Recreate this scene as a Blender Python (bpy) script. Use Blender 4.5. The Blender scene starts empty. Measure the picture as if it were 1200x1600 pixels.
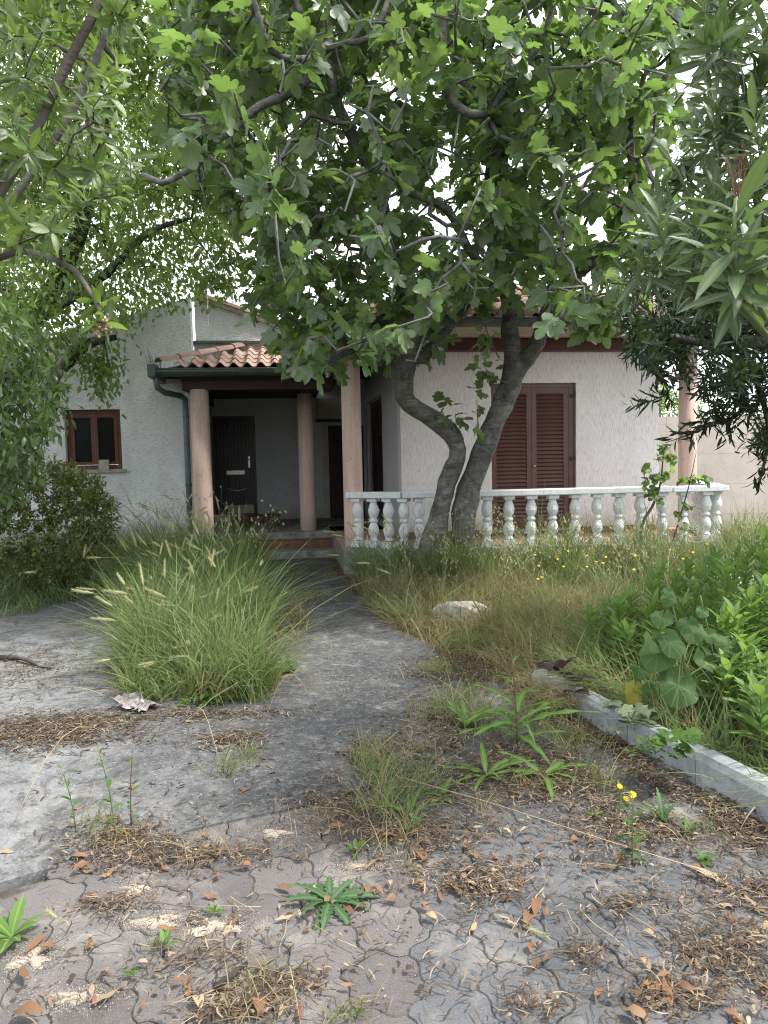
import bpy, math, random
import numpy as np
from mathutils import Vector, Matrix
from math import radians, sin, cos, pi
rng = np.random.default_rng(11)
random.seed(5)
SC = bpy.context.scene
COL = SC.collection

# ------------------------------------------------------------------ camera
FPX, HCAM = 1150.0, 1.55
PITCH, ROLL = radians(4.0), radians(1.2)
_F = np.array([0, cos(PITCH), -sin(PITCH)]); _R0 = np.array([1., 0, 0]); _U0 = np.array([0, sin(PITCH), cos(PITCH)])
_R = _R0 * cos(ROLL) - _U0 * sin(ROLL); _U = _U0 * cos(ROLL) + _R0 * sin(ROLL)
CAM = np.array([0, 0, HCAM])
cd = bpy.data.cameras.new('camera'); co = bpy.data.objects.new('camera', cd); COL.objects.link(co)
cd.sensor_fit = 'VERTICAL'; cd.sensor_height = 24; cd.lens = 24 * FPX / 1600
cd.clip_start = 0.05; cd.clip_end = 900
cd.dof.use_dof = True; cd.dof.focus_distance = 4.5; cd.dof.aperture_fstop = 6.5
m3 = Matrix((tuple(_R), tuple(_U), tuple(-_F))).transposed()
co.matrix_world = Matrix.Translation(Vector(CAM)) @ m3.to_4x4()
SC.camera = co

def ray(x, y): return _F + _R * ((x - 600) / FPX) - _U * ((y - 800) / FPX)
def P(x, y, d):
    r = ray(x, y); return CAM + r * (d / r[1])
def G(x, y, z=0.0):
    r = ray(x, y); return CAM + r * ((z - HCAM) / r[2])
def proj(v):
    v = np.asarray(v) - CAM; w = v @ _F
    return 600 + FPX * (v @ _R) / w, 800 - FPX * (v @ _U) / w, w

# ------------------------------------------------------------------ world and sun
SUN_EL, SUN_AZ = radians(60), radians(105)          # azimuth clockwise from +Y
W = bpy.data.worlds.new("World"); SC.world = W; W.use_nodes = True
wn, wl = W.node_tree.nodes, W.node_tree.links
wn.clear()
sky = wn.new('ShaderNodeTexSky'); sky.sky_type = 'NISHITA'; sky.sun_disc = False
sky.sun_elevation = SUN_EL; sky.sun_rotation = SUN_AZ; sky.air_density = 1.0; sky.dust_density = 1.5
tc = wn.new('ShaderNodeTexCoord'); mp = wn.new('ShaderNodeMapping'); mp.inputs['Scale'].default_value = (1, 1, 2.2)
cn = wn.new('ShaderNodeTexNoise'); cn.inputs['Scale'].default_value = 1.6; cn.inputs['Detail'].default_value = 7
cn.inputs['Roughness'].default_value = .55
cr = wn.new('ShaderNodeValToRGB'); cr.color_ramp.elements[0].position = .33; cr.color_ramp.elements[1].position = .5
mx = wn.new('ShaderNodeMixRGB'); mx.inputs[2].default_value = (11.0, 11.4, 12.0, 1)
bg = wn.new('ShaderNodeBackground'); bg.inputs['Strength'].default_value = 0.105
wo = wn.new('ShaderNodeOutputWorld')
wl.new(tc.outputs['Generated'], mp.inputs[0]); wl.new(mp.outputs[0], cn.inputs['Vector']); wl.new(cn.outputs[0], cr.inputs[0])
wl.new(cr.outputs[0], mx.inputs[0]); wl.new(sky.outputs[0], mx.inputs[1]); wl.new(mx.outputs[0], bg.inputs[0]); wl.new(bg.outputs[0], wo.inputs[0])
sl = bpy.data.lights.new('sun', 'SUN'); sl.energy = 3.6; sl.angle = radians(8); sl.color = (1, .96, .9)
so = bpy.data.objects.new('sun', sl); COL.objects.link(so)
sd = Vector((sin(SUN_AZ) * cos(SUN_EL), cos(SUN_AZ) * cos(SUN_EL), sin(SUN_EL)))
so.rotation_euler = sd.to_track_quat('Z', 'Y').to_euler()
SC.view_settings.view_transform = 'Standard'; SC.view_settings.look = 'None'
SC.view_settings.exposure = 1.05; SC.view_settings.gamma = 1.0; SC.view_settings.use_curve_mapping = False
SC.render.engine = 'CYCLES'
SC.cycles.max_bounces = 8; SC.cycles.transparent_max_bounces = 8
SC.cycles.use_denoising = True; SC.cycles.denoising_prefilter = 'NONE'; SC.cycles.use_adaptive_sampling = False; SC.cycles.sample_clamp_indirect = 3.0; SC.cycles.filter_width = 1.1

# ------------------------------------------------------------------ object helpers
def link(o, parent=None):
    COL.objects.link(o)
    if parent is not None: o.parent = parent
    return o
def tag(o, label=None, cat=None, group=None, kind=None):
    if label: o['label'] = label
    if cat: o['category'] = cat
    if group: o['group'] = group
    if kind: o['kind'] = kind
    return o
def empty(name, loc=(0, 0, 0), rz=0, label=None, cat=None, group=None):
    o = bpy.data.objects.new(name, None); o.empty_display_size = .2
    o.location = tuple(loc); o.rotation_euler = (0, 0, rz); link(o)
    return tag(o, label, cat, group)
def obj(name, me, mat=None, parent=None):
    if mat is not None and not me.materials: me.materials.append(mat)
    return link(bpy.data.objects.new(name, me), parent)
def fix(a):
    return np.asarray(a, dtype=float)

class Geo:
    """collects vertices, faces and uv; builds one mesh"""
    def __init__(s): s.V = []; s.L = []; s.T = []; s.UV = []; s.n = 0
    def add(s, v, faces, uv=None):
        v = np.asarray(v, dtype=np.float32).reshape(-1, 3)
        lo = np.fromiter((i for f in faces for i in f), dtype=np.int64)
        s.L.append(lo + s.n); s.T.append(np.array([len(f) for f in faces], dtype=np.int64))
        s.UV.append(np.zeros((len(lo), 2), np.float32) if uv is None else np.asarray(uv, np.float32)[lo])
        s.V.append(v); s.n += len(v)
    def inst(s, tpl, M, Tr):
        """tpl=(verts, faces, uv); M (k,3,3) column basis; Tr (k,3)"""
        v, faces, uv = tpl
        v = np.asarray(v, float); k = len(Tr)
        if k == 0: return
        allv = np.einsum('kij,nj->kni', M, v) + np.asarray(Tr)[:, None, :]
        lo = np.fromiter((i for f in faces for i in f), dtype=np.int64)
        to = np.array([len(f) for f in faces], dtype=np.int64)
        L = (lo[None, :] + (np.arange(k) * len(v))[:, None]).ravel() + s.n
        s.L.append(L); s.T.append(np.tile(to, k))
        u = np.zeros((len(lo), 2), np.float32) if uv is None else np.asarray(uv, np.float32)[lo]
        s.UV.append(np.tile(u, (k, 1))); s.V.append(allv.reshape(-1, 3).astype(np.float32)); s.n += k * len(v)
    def grid(s, A, wrap=False):
        """A (rows, cols, 3) sheet of quads"""
        A = np.asarray(A, float); r, c = A.shape[:2]
        f = []
        for i in range(r - 1):
            for j in range(c if wrap else c - 1):
                j2 = (j + 1) % c
                f.append((i * c + j, i * c + j2, (i + 1) * c + j2, (i + 1) * c + j))
        s.add(A.reshape(-1, 3), f)
    def box(s, x0, x1, y0, y1, z0, z1):
        v = [(x0, y0, z0), (x1, y0, z0), (x1, y1, z0), (x0, y1, z0), (x0, y0, z1), (x1, y0, z1), (x1, y1, z1), (x0, y1, z1)]
        s.add(v, [(0, 3, 2, 1), (4, 5, 6, 7), (0, 1, 5, 4), (1, 2, 6, 5), (2, 3, 7, 6), (3, 0, 4, 7)])
    def prism(s, poly, z0, z1):
        n = len(poly)
        v = [(p[0], p[1], z0) for p in poly] + [(p[0], p[1], z1) for p in poly]
        s.add(v, [tuple(range(n - 1, -1, -1)), tuple(range(n, 2 * n))] + [(i, (i + 1) % n, n + (i + 1) % n, n + i) for i in range(n)])
    def slab_xz(s, poly, y0, y1):
        """polygon given in x,z extruded in y"""
        n = len(poly)
        v = [(p[0], y0, p[1]) for p in poly] + [(p[0], y1, p[1]) for p in poly]
        s.add(v, [tuple(range(n)), tuple(range(2 * n - 1, n - 1, -1))] + [((i + 1) % n, i, n + i, n + (i + 1) % n) for i in range(n)])
    def lathe(s, prof, cx=0, cy=0, n=16, cap=True):
        r = len(prof); a = np.linspace(0, 2 * pi, n, endpoint=False)
        v = [(cx + q[0] * cos(t), cy + q[0] * sin(t), q[1]) for q in prof for t in a]
        f = [(i * n + j, i * n + (j + 1) % n, (i + 1) * n + (j + 1) % n, (i + 1) * n + j) for i in range(r - 1) for j in range(n)]
        if cap: f += [tuple(range(n - 1, -1, -1)), tuple(range((r - 1) * n, r * n))]
        s.add(v, f)
    def tube(s, pts, rad, n=6, bump=0.0):
        pts = fix(pts); rad = np.broadcast_to(np.asarray(rad, float), (len(pts),))
        t = np.gradient(pts, axis=0); t /= np.linalg.norm(t, axis=1)[:, None] + 1e-9
        ref = np.array([.31, .83, .46]); a = np.linspace(0, 2 * pi, n, endpoint=False)
        e = np.cross(t, ref); e /= np.linalg.norm(e, axis=1)[:, None] + 1e-9
        for i in range(1, len(e)):                       # keep the frame from twisting
            q = e[i - 1] - t[i] * (e[i - 1] @ t[i]); e[i] = q / (np.linalg.norm(q) + 1e-9)
        b = np.cross(t, e)
        rr = rad[:, None]
        if bump:
            k = np.arange(len(pts))[:, None]
            rr = rr * (1 + bump * np.sin(a[None] * 2 + k * .9) + bump * .8 * np.sin(a[None] * 3 - k * 1.7) + bump * rng.normal(0, .5, (len(pts), n)))
        A = pts[:, None] + (e[:, None] * np.cos(a)[None, :, None] + b[:, None] * np.sin(a)[None, :, None]) * rr[:, :, None]
        L = len(pts)
        f = [(i * n + j, i * n + (j + 1) % n, (i + 1) * n + (j + 1) % n, (i + 1) * n + j) for i in range(L - 1) for j in range(n)]
        f += [tuple(range(n - 1, -1, -1)), tuple(range((L - 1) * n, L * n))]
        s.add(A.reshape(-1, 3), f)
    def mesh(s, name, smooth=False):
        me = bpy.data.meshes.new(name)
        V = np.concatenate(s.V); L = np.concatenate(s.L); T = np.concatenate(s.T); UV = np.concatenate(s.UV)
        me.vertices.add(len(V)); me.vertices.foreach_set('co', V.ravel().astype(np.float32))
        me.loops.add(len(L)); me.loops.foreach_set('vertex_index', L.astype(np.int32))
        me.polygons.add(len(T)); st = np.concatenate([[0], np.cumsum(T)[:-1]])
        me.polygons.foreach_set('loop_start', st.astype(np.int32)); me.polygons.foreach_set('loop_total', T.astype(np.int32))
        uvl = me.uv_layers.new(name='UVMap'); uvl.data.foreach_set('uv', UV.ravel().astype(np.float32))
        me.polygons.foreach_set('use_smooth', np.full(len(T), bool(smooth)))
        me.update(calc_edges=True); me.validate()
        return me
    def build(s, name, mat, parent=None, smooth=False): return obj(name, s.mesh(name, smooth), mat, parent)

def boxm(name, x0, x1, y0, y1, z0, z1, mat, parent=None, bevel=0):
    g = Geo(); g.box(x0, x1, y0, y1, z0, z1); o = g.build(name, mat, parent)
    if bevel:
        b = o.modifiers.new('bevel', 'BEVEL'); b.width = bevel; b.segments = 2
    return o

# ------------------------------------------------------------------ materials
class NT:
    def __init__(s, name):
        s.m = bpy.data.materials.new(name); s.m.use_nodes = True
        s.n, s.l = s.m.node_tree.nodes, s.m.node_tree.links; s.n.clear()
        s.out = s.n.new('ShaderNodeOutputMaterial')
    def new(s, t, **kw):
        n = s.n.new('ShaderNode' + t)
        for k, v in kw.items():
            if k in n.inputs: s.set(n.inputs[k], v)
            else: setattr(n, k, v)
        return n
    def set(s, sock, v):
        if isinstance(v, bpy.types.NodeSocket): s.l.new(v, sock)
        elif isinstance(v, tuple) and len(v) == 3 and sock.type == 'RGBA': sock.default_value = (*v, 1)
        else: sock.default_value = v
    def coord(s, kind='Object', scale=None, rot=None):
        c = s.new('TexCoord').outputs[kind]
        if scale is None and rot is None: return c
        m = s.new('Mapping'); s.l.new(c, m.inputs[0])
        if scale is not None: m.inputs['Scale'].default_value = scale
        if rot is not None: m.inputs['Rotation'].default_value = rot
        return m.outputs[0]
    def geo_pos(s): return s.new('NewGeometry').outputs['Position']
    def noise(s, vec, scale, detail=4, rough=.55, dist=0):
        n = s.new('TexNoise'); s.l.new(vec, n.inputs['Vector']); n.inputs['Scale'].default_value = scale
        n.inputs['Detail'].default_value = detail; n.inputs['Roughness'].default_value = rough; n.inputs['Distortion'].default_value = dist
        return n.outputs[0]
    def voro(s, vec, scale, feature='F1', out=0):
        n = s.new('TexVoronoi'); n.feature = feature; s.l.new(vec, n.inputs['Vector']); n.inputs['Scale'].default_value = scale
        return n.outputs[out]
    def ramp(s, fac, pts):
        r = s.new('ValToRGB'); e = r.color_ramp.elements
        while len(e) > 1: e.remove(e[-1])
        for i, (p, c) in enumerate(pts):
            if not isinstance(c, tuple): c = (c, c, c)
            if i == 0: e[0].position = p; e[0].color = (*c, 1)
            else: q = e.new(p); q.color = (*c, 1)
        s.l.new(fac, r.inputs[0]); return r.outputs[0]
    def mix(s, fac, a, b, mode='MIX'):
        n = s.new('MixRGB', blend_type=mode)
        for k, v in ((0, fac), (1, a), (2, b)): s.set(n.inputs[k], v)
        return n.outputs[0]
    def math(s, op, a, b=0.0, c=0.0):
        n = s.new('Math', operation=op)
        for k, v in enumerate((a, b, c)): s.set(n.inputs[k], v)
        return n.outputs[0]
    def bump(s, h, strength=.5, dist=.01, normal=None):
        b = s.new('Bump'); b.inputs['Strength'].default_value = strength; b.inputs['Distance'].default_value = dist
        s.l.new(h, b.inputs['Height'])
        if normal is not None: s.l.new(normal, b.inputs['Normal'])
        return b.outputs[0]
    def bsdf(s, col, rough=.6, spec=.3, normal=None, metal=0):
        b = s.new('BsdfPrincipled'); s.set(b.inputs['Base Color'], col); s.set(b.inputs['Roughness'], rough)
        b.inputs['Specular IOR Level'].default_value = spec; b.inputs['Metallic'].default_value = metal
        if normal is not None: s.l.new(normal, b.inputs['Normal'])
        return b.outputs[0]
    def done(s, sh): s.l.new(sh, s.out.inputs[0]); return s.m

def m_plain(name, col, rough=.6, spec=.3, var=.25, scale=8, bump=.15, metal=0):
    t = NT(name); v = t.coord(); n = t.noise(v, scale, 6, .65)
    c = t.mix(t.ramp(n, [(.3, 0), (.7, 1)]), tuple(x * (1 - var) for x in col), tuple(min(1, x * (1 + var)) for x in col))
    return t.done(t.bsdf(c, rough, spec, t.bump(t.noise(v, scale * 6, 4), bump, .005), metal))

def m_stucco(name, col, stretch, sc, strength, stain=.35, dist=.02, streak=.2):
    t = NT(name); v = t.coord(scale=stretch)
    w = t.coord()
    h = t.noise(v, sc, 6, .7, .4)
    big = t.noise(w, .9, 6, .7, .6)
    c = t.mix(t.ramp(h, [(.36, 0), (.52, 1)]), tuple(x * (.60) for x in col), col)
    st = t.noise(t.coord(scale=(1, 1, .3)), 2.4, 8, .7, .5)
    c = t.mix(t.ramp(st, [(.45, 0), (.75, stain)]), c, tuple(x * y for x, y in zip(col, (.55, .54, .5))))
    c = t.mix(t.ramp(big, [(.35, streak), (.6, 0)]), c, tuple(x * y for x, y in zip(col, (.72, .72, .70))))
    # damp dirt climbing from the ground
    z = t.new('SeparateXYZ'); t.l.new(w, z.inputs[0])
    gz = t.math('ADD', z.outputs[2], t.math('MULTIPLY', st, .7))
    c = t.mix(t.ramp(gz, [(.75, .7), (1.35, 0)]), c, (.24, .23, .19))
    return t.done(t.bsdf(c, .9, .15, t.bump(h, strength, dist)))

def m_leaf(name, c1, c2, back, tr, rough=.42, spec=.4, vein=None, tmix=.35, spot=0):
    """c1..c2 spread per leaf; back = colour of the underside; tr = light coming through"""
    t = NT(name); g = t.new('NewGeometry'); oi = t.new('ObjectInfo')
    r = t.math('FRACT', t.math('ADD', g.outputs['Random Per Island'], oi.outputs['Random']))
    c = t.mix(t.math('POWER', r, 1.4), c1, c2)
    tr_c = t.mix(r, tuple(x * .8 for x in tr), tuple(x * 1.25 for x in tr))
    n = t.noise(t.coord('Object'), 30, 3)
    c = t.mix(t.math('MULTIPLY', n, .35), c, tuple(x * .6 for x in c1))
    c = t.mix(g.outputs['Backfacing'], c, back)
    if vein is not None:
        uv = t.new('SeparateXYZ'); t.l.new(t.new('UVMap').outputs[0], uv.inputs[0])
        u = t.math('ABSOLUTE', uv.outputs[0])
        if vein == 'palm':
            a = t.math('ARCTAN2', u, uv.outputs[1]); dd = None
            rad = t.math('SQRT', t.math('ADD', t.math('MULTIPLY', u, u), t.math('MULTIPLY', uv.outputs[1], uv.outputs[1])))
            for q in (0, .62, 1.25):
                e = t.math('MULTIPLY', t.math('ABSOLUTE', t.math('SUBTRACT', a, q)), rad)
                dd = e if dd is None else t.math('MINIMUM', dd, e)
            k = t.math('LESS_THAN', dd, .014)
        else:
            k = t.math('LESS_THAN', u, .03)
        c = t.mix(t.math('MULTIPLY', k, .4), c, tuple(min(1, x * 1.7 + .03) for x in c2))
    if spot:
        k = t.ramp(t.noise(t.coord('Object'), spot, 3), [(.62, 0), (.7, .8)])
        c = t.mix(k, c, (.30, .22, .07))
    nb = t.bump(t.noise(t.coord('Object'), 45, 3), .25, .004)
    s1 = t.bsdf(c, rough, spec, nb)
    tl = t.new('BsdfTranslucent'); t.set(tl.inputs['Color'], tr_c)
    mxs = t.new('MixShader'); mxs.inputs[0].default_value = tmix
    t.l.new(s1, mxs.inputs[1]); t.l.new(tl.outputs[0], mxs.inputs[2])
    return t.done(mxs.outputs[0])

def m_bits(name, pts, rough=.8, tr=.0, spec=.2):
    """small dry bits: colour picked per piece from a ramp"""
    t = NT(name); g = t.new('NewGeometry'); oi = t.new('ObjectInfo')
    r = t.math('FRACT', t.math('ADD', g.outputs['Random Per Island'], oi.outputs['Random']))
    c = t.ramp(r, pts)
    c = t.mix(t.math('MULTIPLY', t.noise(t.coord(), 60, 3), .5), c, (.05, .035, .02))
    s1 = t.bsdf(c, rough, spec)
    if tr:
        tl = t.new('BsdfTranslucent'); t.set(tl.inputs['Color'], c); mxs = t.new('MixShader'); mxs.inputs[0].default_value = tr
        t.l.new(s1, mxs.inputs[1]); t.l.new(tl.outputs[0], mxs.inputs[2]); s1 = mxs.outputs[0]
    return t.done(s1)

def m_bark(name, c1, c2, scale=14, stretch=(1, 1, .35), ring=False):
    t = NT(name); v = t.coord('Object', scale=stretch)
    n = t.noise(v, scale, 8, .7, .5); b = t.noise(t.coord(), 3.2, 5, .65, .3)
    c = t.mix(t.ramp(n, [(.3, 0), (.68, 1)]), c1, c2)
    c = t.mix(t.ramp(b, [(.48, 0), (.66, .55)]), c, (.30, .30, .27))
    c = t.mix(t.ramp(t.noise(t.coord(), 7, 5, .7), [(.52, 0), (.68, .6)]), c, tuple(x * .5 for x in c1))
    rg = t.noise(t.coord('Object', scale=(.5, .5, 3.2)), 9, 6, .7, 1.2)
    if ring: c = t.mix(t.ramp(rg, [(.50, 0), (.60, .55)]), c, tuple(x * .55 for x in c1))
    h = t.math('ADD', n, t.math('MULTIPLY', rg, .9))
    return t.done(t.bsdf(c, .85, .2, t.bump(h, .7, .015)))

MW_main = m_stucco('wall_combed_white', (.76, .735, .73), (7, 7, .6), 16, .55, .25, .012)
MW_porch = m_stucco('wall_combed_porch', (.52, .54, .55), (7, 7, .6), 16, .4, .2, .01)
MW_rough = m_stucco('wall_rough_white', (.80, .82, .84), (1.5, 1.5, 5.5), 11, .8, .6, .03, .6)
M_parapet = m_stucco('parapet_render', (.52, .46, .42), (7, 7, .6), 9, .3, .3)
def m_column():
    t = NT('column_pink'); w = t.geo_pos(); st = t.noise(t.coord(scale=(9, 9, .5)), 2, 7, .7, .4)
    c = t.mix(t.ramp(st, [(.4, 0), (.65, 1)]), (.58, .44, .38), (.46, .335, .285))
    c = t.mix(t.ramp(t.noise(w, 14, 7, .75), [(.56, 0), (.66, .6)]), c, (.30, .22, .18))
    c = t.mix(t.ramp(t.voro(w, 7), [(.045, .9), (.06, 0)]), c, (.16, .11, .08))
    z = t.new('SeparateXYZ'); t.l.new(w, z.inputs[0])
    c = t.mix(t.ramp(t.math('ADD', z.outputs[2], t.math('MULTIPLY', st, .6)), [(.55, .65), (1.1, 0)]), c, (.22, .19, .16))
    return t.done(t.bsdf(c, .8, .15, t.bump(t.noise(w, 20, 6, .7), .35, .008)))
M_column = m_column()
M_beam = m_plain('brown_beam', (.075, .026, .02), .5, .3, .25, 5)
M_darkwood = m_plain('dark_ceiling_wood', (.035, .018, .013), .6, .3, .3, 6)
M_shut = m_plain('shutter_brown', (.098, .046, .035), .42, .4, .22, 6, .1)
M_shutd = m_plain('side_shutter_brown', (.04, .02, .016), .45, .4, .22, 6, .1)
M_door = m_plain('door_wood', (.016, .008, .007), .4, .4, .25, 7)
M_wframe = m_plain('window_wood', (.10, .035, .02), .45, .4, .25, 9)
M_gut = m_plain('gutter_metal', (.085, .10, .095), .45, .4, .3, 5, .1, .3)
M_pipe = m_plain('downpipe_metal', (.10, .13, .15), .45, .4, .25, 6, .1, .2)
M_glass = m_plain('dark_glass', (.010, .012, .012), .25, .08, .1, 2, 0)
M_metal = m_plain('aluminium', (.55, .52, .48), .35, .5, .15, 20, .05, .7)
M_brass = m_plain('brass', (.6, .42, .15), .35, .5, .15, 20, .05, .8)
M_soffit = m_plain('soffit_paint', (.42, .38, .33), .8, .2, .2, 4)
M_ac = m_plain('yellowed_plastic', (.34, .33, .27), .5, .3, .15, 9)
M_black = m_plain('black_plastic', (.02, .02, .02), .5, .3, .1, 9)
M_step = m_plain('terracotta_step', (.17, .085, .06), .8, .2, .35, 7, .3)

def m_tile():
    t = NT('terracotta_tile'); oi = t.new('ObjectInfo'); v = t.coord()
    c = t.ramp(oi.outputs['Random'], [(0, (.30, .185, .155)), (.4, (.36, .235, .20)), (.75, (.41, .295, .26)), (1, (.25, .155, .13))])
    w = t.geo_pos(); l = t.noise(w, 9, 7, .7)
    c = t.mix(t.ramp(l, [(.52, 0), (.68, .75)]), c, (.30, .27, .22))
    c = t.mix(t.ramp(t.noise(w, 26, 5, .7), [(.56, 0), (.7, .8)]), c, (.10, .085, .07))
    return t.done(t.bsdf(c, .85, .15, t.bump(t.noise(w, 60, 5), .3, .005)))
M_tile = m_tile()
M_mortar = m_plain('roof_mortar', (.22, .19, .16), .9, .1, .4, 20, .5)

def m_balu():
    t = NT('flaking_white_paint'); w = t.geo_pos()
    n = t.noise(w, 7, 8, .75, .4)
    st = t.noise(t.geo_pos(), 3, 6, .7); sx = t.new('Mapping'); t.l.new(w, sx.inputs[0]); sx.inputs['Scale'].default_value = (26, 26, 2.5)
    c = t.mix(t.ramp(n, [(.56, 0), (.74, .8)]), (.64, .67, .68), (.36, .375, .375))
    c = t.mix(t.ramp(t.noise(sx.outputs[0], 1, 6, .7), [(.52, 0), (.7, .6)]), c, (.34, .34, .32))
    c = t.mix(t.ramp(t.noise(w, 30, 7, .8), [(.60, 0), (.66, .8)]), c, (.13, .13, .12))
    return t.done(t.bsdf(c, .8, .2, t.bump(t.noise(w, 40, 5), .4, .006)))
M_balu = m_balu()
def m_plinth():
    t = NT('mossy_concrete'); w = t.geo_pos()
    c = t.ramp(t.noise(w, 6, 8, .7, .5), [(.3, (.10, .10, .09)), (.5, (.22, .215, .20)), (.7, (.34, .335, .32))])
    return t.done(t.bsdf(c, .9, .15, t.bump(t.noise(w, 30, 6, .7), .6, .01)))
M_plinth = m_plinth()
M_stone = m_plain('pale_stone', (.30, .285, .26), .9, .15, .3, 9, .5)

def m_concrete():
    t = NT('stained_concrete'); w = t.geo_pos()
    sp = t.new('SeparateXYZ'); t.l.new(w, sp.inputs[0])
    sw = t.noise(w, 1.1, 7, .68, .8)
    base = t.ramp(sw, [(.28, (.06, .062, .066)), (.45, (.105, .108, .112)), (.6, (.165, .167, .168)), (.78, (.25, .247, .24))])
    # the right-hand panel is blackened by algae, the left-hand one bleached; the edge between wanders
    e = t.math('ADD', t.math('ADD', t.math('MULTIPLY', sp.outputs[0], .62), t.math('MULTIPLY', sp.outputs[1], .30)), t.math('MULTIPLY', t.noise(w, 1.7, 6, .7), 1.3))
    dark = t.ramp(t.math('MULTIPLY', e, .3), [(.23, 0), (.40, .92)])
    c = t.mix(dark, t.mix(.35, base, (.215, .216, .22)), t.mix(.62, base, (.028, .029, .031)))
    m2 = t.noise(w, 3.4, 9, .78, 1.2)
    c = t.mix(t.ramp(m2, [(.40, .75), (.52, 0)]), c, (.050, .050, .050))
    c = t.mix(t.ramp(m2, [(.55, 0), (.68, .7)]), c, (.28, .275, .265))
    c = t.mix(t.ramp(t.noise(w, 1.9, 6, .7, .5), [(.55, 0), (.7, .5)]), c, (.15, .125, .095))
    fl = t.noise(w, 26, 8, .8, .5)
    c = t.mix(t.ramp(fl, [(.50, 0), (.68, .5)]), c, (.29, .29, .285))
    c = t.mix(t.ramp(t.noise(w, 12, 9, .8, .6), [(.54, 0), (.62, .8)]), c, (.05, .05, .052))
    li = t.voro(w, 46); c = t.mix(t.ramp(li, [(.10, .4), (.2, 0)]), c, (.44, .45, .44))
    h = t.math('ADD', t.noise(w, 90, 6, .7), t.math('MULTIPLY', fl, .7))
    return t.done(t.bsdf(c, .92, .15, t.bump(h, .55, .008)))
M_conc = m_concrete()

def m_paver(name, c1, c2):
    t = NT(name); w = t.geo_pos(); oi = t.new('ObjectInfo')
    n = t.noise(w, 5, 7, .7)
    c = t.mix(t.ramp(n, [(.3, 0), (.7, 1)]), c1, c2)
    c = t.mix(t.math('MULTIPLY', oi.outputs['Random'], .55), c, tuple(x * 1.45 for x in c2))
    g = t.voro(w, 330); c = t.mix(t.ramp(g, [(.13, .8), (.2, 0)]), c, (.36, .35, .33))
    g2 = t.noise(w, 260, 3); c = t.mix(t.ramp(g2, [(.35, .5), (.5, 0)]), c, tuple(x * .45 for x in c1))
    c = t.mix(t.ramp(t.noise(w, 2.6, 8, .75, .5), [(.50, 0), (.66, .6)]), c, (.27, .25, .225))
    return t.done(t.bsdf(c, .88, .2, t.bump(t.noise(w, 220, 4, .7), .5, .004)))
M_pav_slate = m_paver('slate_grey_paver', (.060, .062, .066), (.098, .101, .106))
M_pav_brown = m_paver('brownish_grey_paver', (.074, .068, .066), (.118, .110, .107))
def m_joint():
    t = NT('joint_dirt'); w = t.geo_pos()
    c = t.ramp(t.noise(w, 4, 7, .7), [(.3, (.034, .031, .029)), (.52, (.066, .06, .055)), (.66, (.16, .145, .125))])
    return t.done(t.bsdf(c, .95, .1, t.bump(t.noise(w, 80, 5, .7), .6, .01)))
M_joint = m_joint()
def m_soil():
    t = NT('dry_soil'); w = t.geo_pos()
    c = t.ramp(t.noise(w, 2.3, 8, .72, .4), [(.3, (.05, .042, .03)), (.5, (.11, .09, .06)), (.72, (.19, .155, .105))])
    c = t.mix(t.ramp(t.noise(w, 40, 5, .7), [(.45, 0), (.65, .6)]), c, (.035, .03, .022))
    return t.done(t.bsdf(c, .95, .1, t.bump(t.noise(w, 45, 6, .7), .8, .03)))
M_soil = m_soil()
def m_sand():
    t = NT('pale_ant_sand'); w = t.geo_pos()
    c = t.ramp(t.noise(w, 140, 4, .8), [(.3, (.20, .16, .12)), (.5, (.42, .36, .29)), (.7, (.56, .49, .41))])
    return t.done(t.bsdf(c, .95, .1, t.bump(t.noise(w, 260, 3, .8), .9, .006)))
M_sand = m_sand()
def m_kerb():
    t = NT('kerb_concrete'); w = t.geo_pos()
    c = t.ramp(t.noise(w, 5, 7, .7, .5), [(.3, (.17, .18, .20)), (.5, (.27, .28, .30)), (.68, (.40, .41, .42))])
    c = t.mix(t.ramp(t.noise(w, 22, 6, .75), [(.57, 0), (.66, .7)]), c, (.08, .08, .085))
    return t.done(t.bsdf(c, .85, .2, t.bump(t.noise(w, 90, 5, .7), .5, .006)))
M_kerb = m_kerb()
def m_shutter_wall():
    t = NT('board_marked_concrete'); w = t.geo_pos()
    z = t.new('SeparateXYZ'); t.l.new(w, z.inputs[0])
    c = t.ramp(t.noise(w, 1.5, 7, .7, .4), [(.3, (.46, .41, .35)), (.55, (.56, .51, .45)), (.75, (.62, .57, .51))])
    l = t.math('ABSOLUTE', t.math('SUBTRACT', t.math('FRACT', t.math('DIVIDE', z.outputs[2], .62)), .5))
    c = t.mix(t.ramp(l, [(.0, .5), (.015, 0)]), c, (.22, .19, .16))
    c = t.mix(t.ramp(t.noise(w, 18, 5, .7), [(.62, 0), (.7, .4)]), c, (.2, .18, .15))
    return t.done(t.bsdf(c, .9, .15, t.bump(t.noise(w, 30, 5), .3, .01)))
M_cwall = m_shutter_wall()
def m_terr():
    t = NT('terracotta_floor_tiles'); v = t.coord(scale=(3.3, 3.3, 3.3))
    b = t.new('TexBrick'); t.l.new(v, b.inputs['Vector']); b.offset = 0
    for k, c in (('Color1', (.42, .25, .18)), ('Color2', (.48, .30, .23)), ('Mortar', (.30, .24, .2))): b.inputs[k].default_value = (*c, 1)
    b.inputs['Mortar Size'].default_value = .015; b.inputs['Brick Width'].default_value = 1; b.inputs['Row Height'].default_value = 1; b.inputs['Scale'].default_value = 1
    c = t.mix(t.ramp(t.noise(t.coord(), 3, 7, .7), [(.4, 0), (.7, .6)]), b.outputs[0], (.2, .16, .12))
    return t.done(t.bsdf(c, .8, .2))
M_terr = m_terr()

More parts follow.
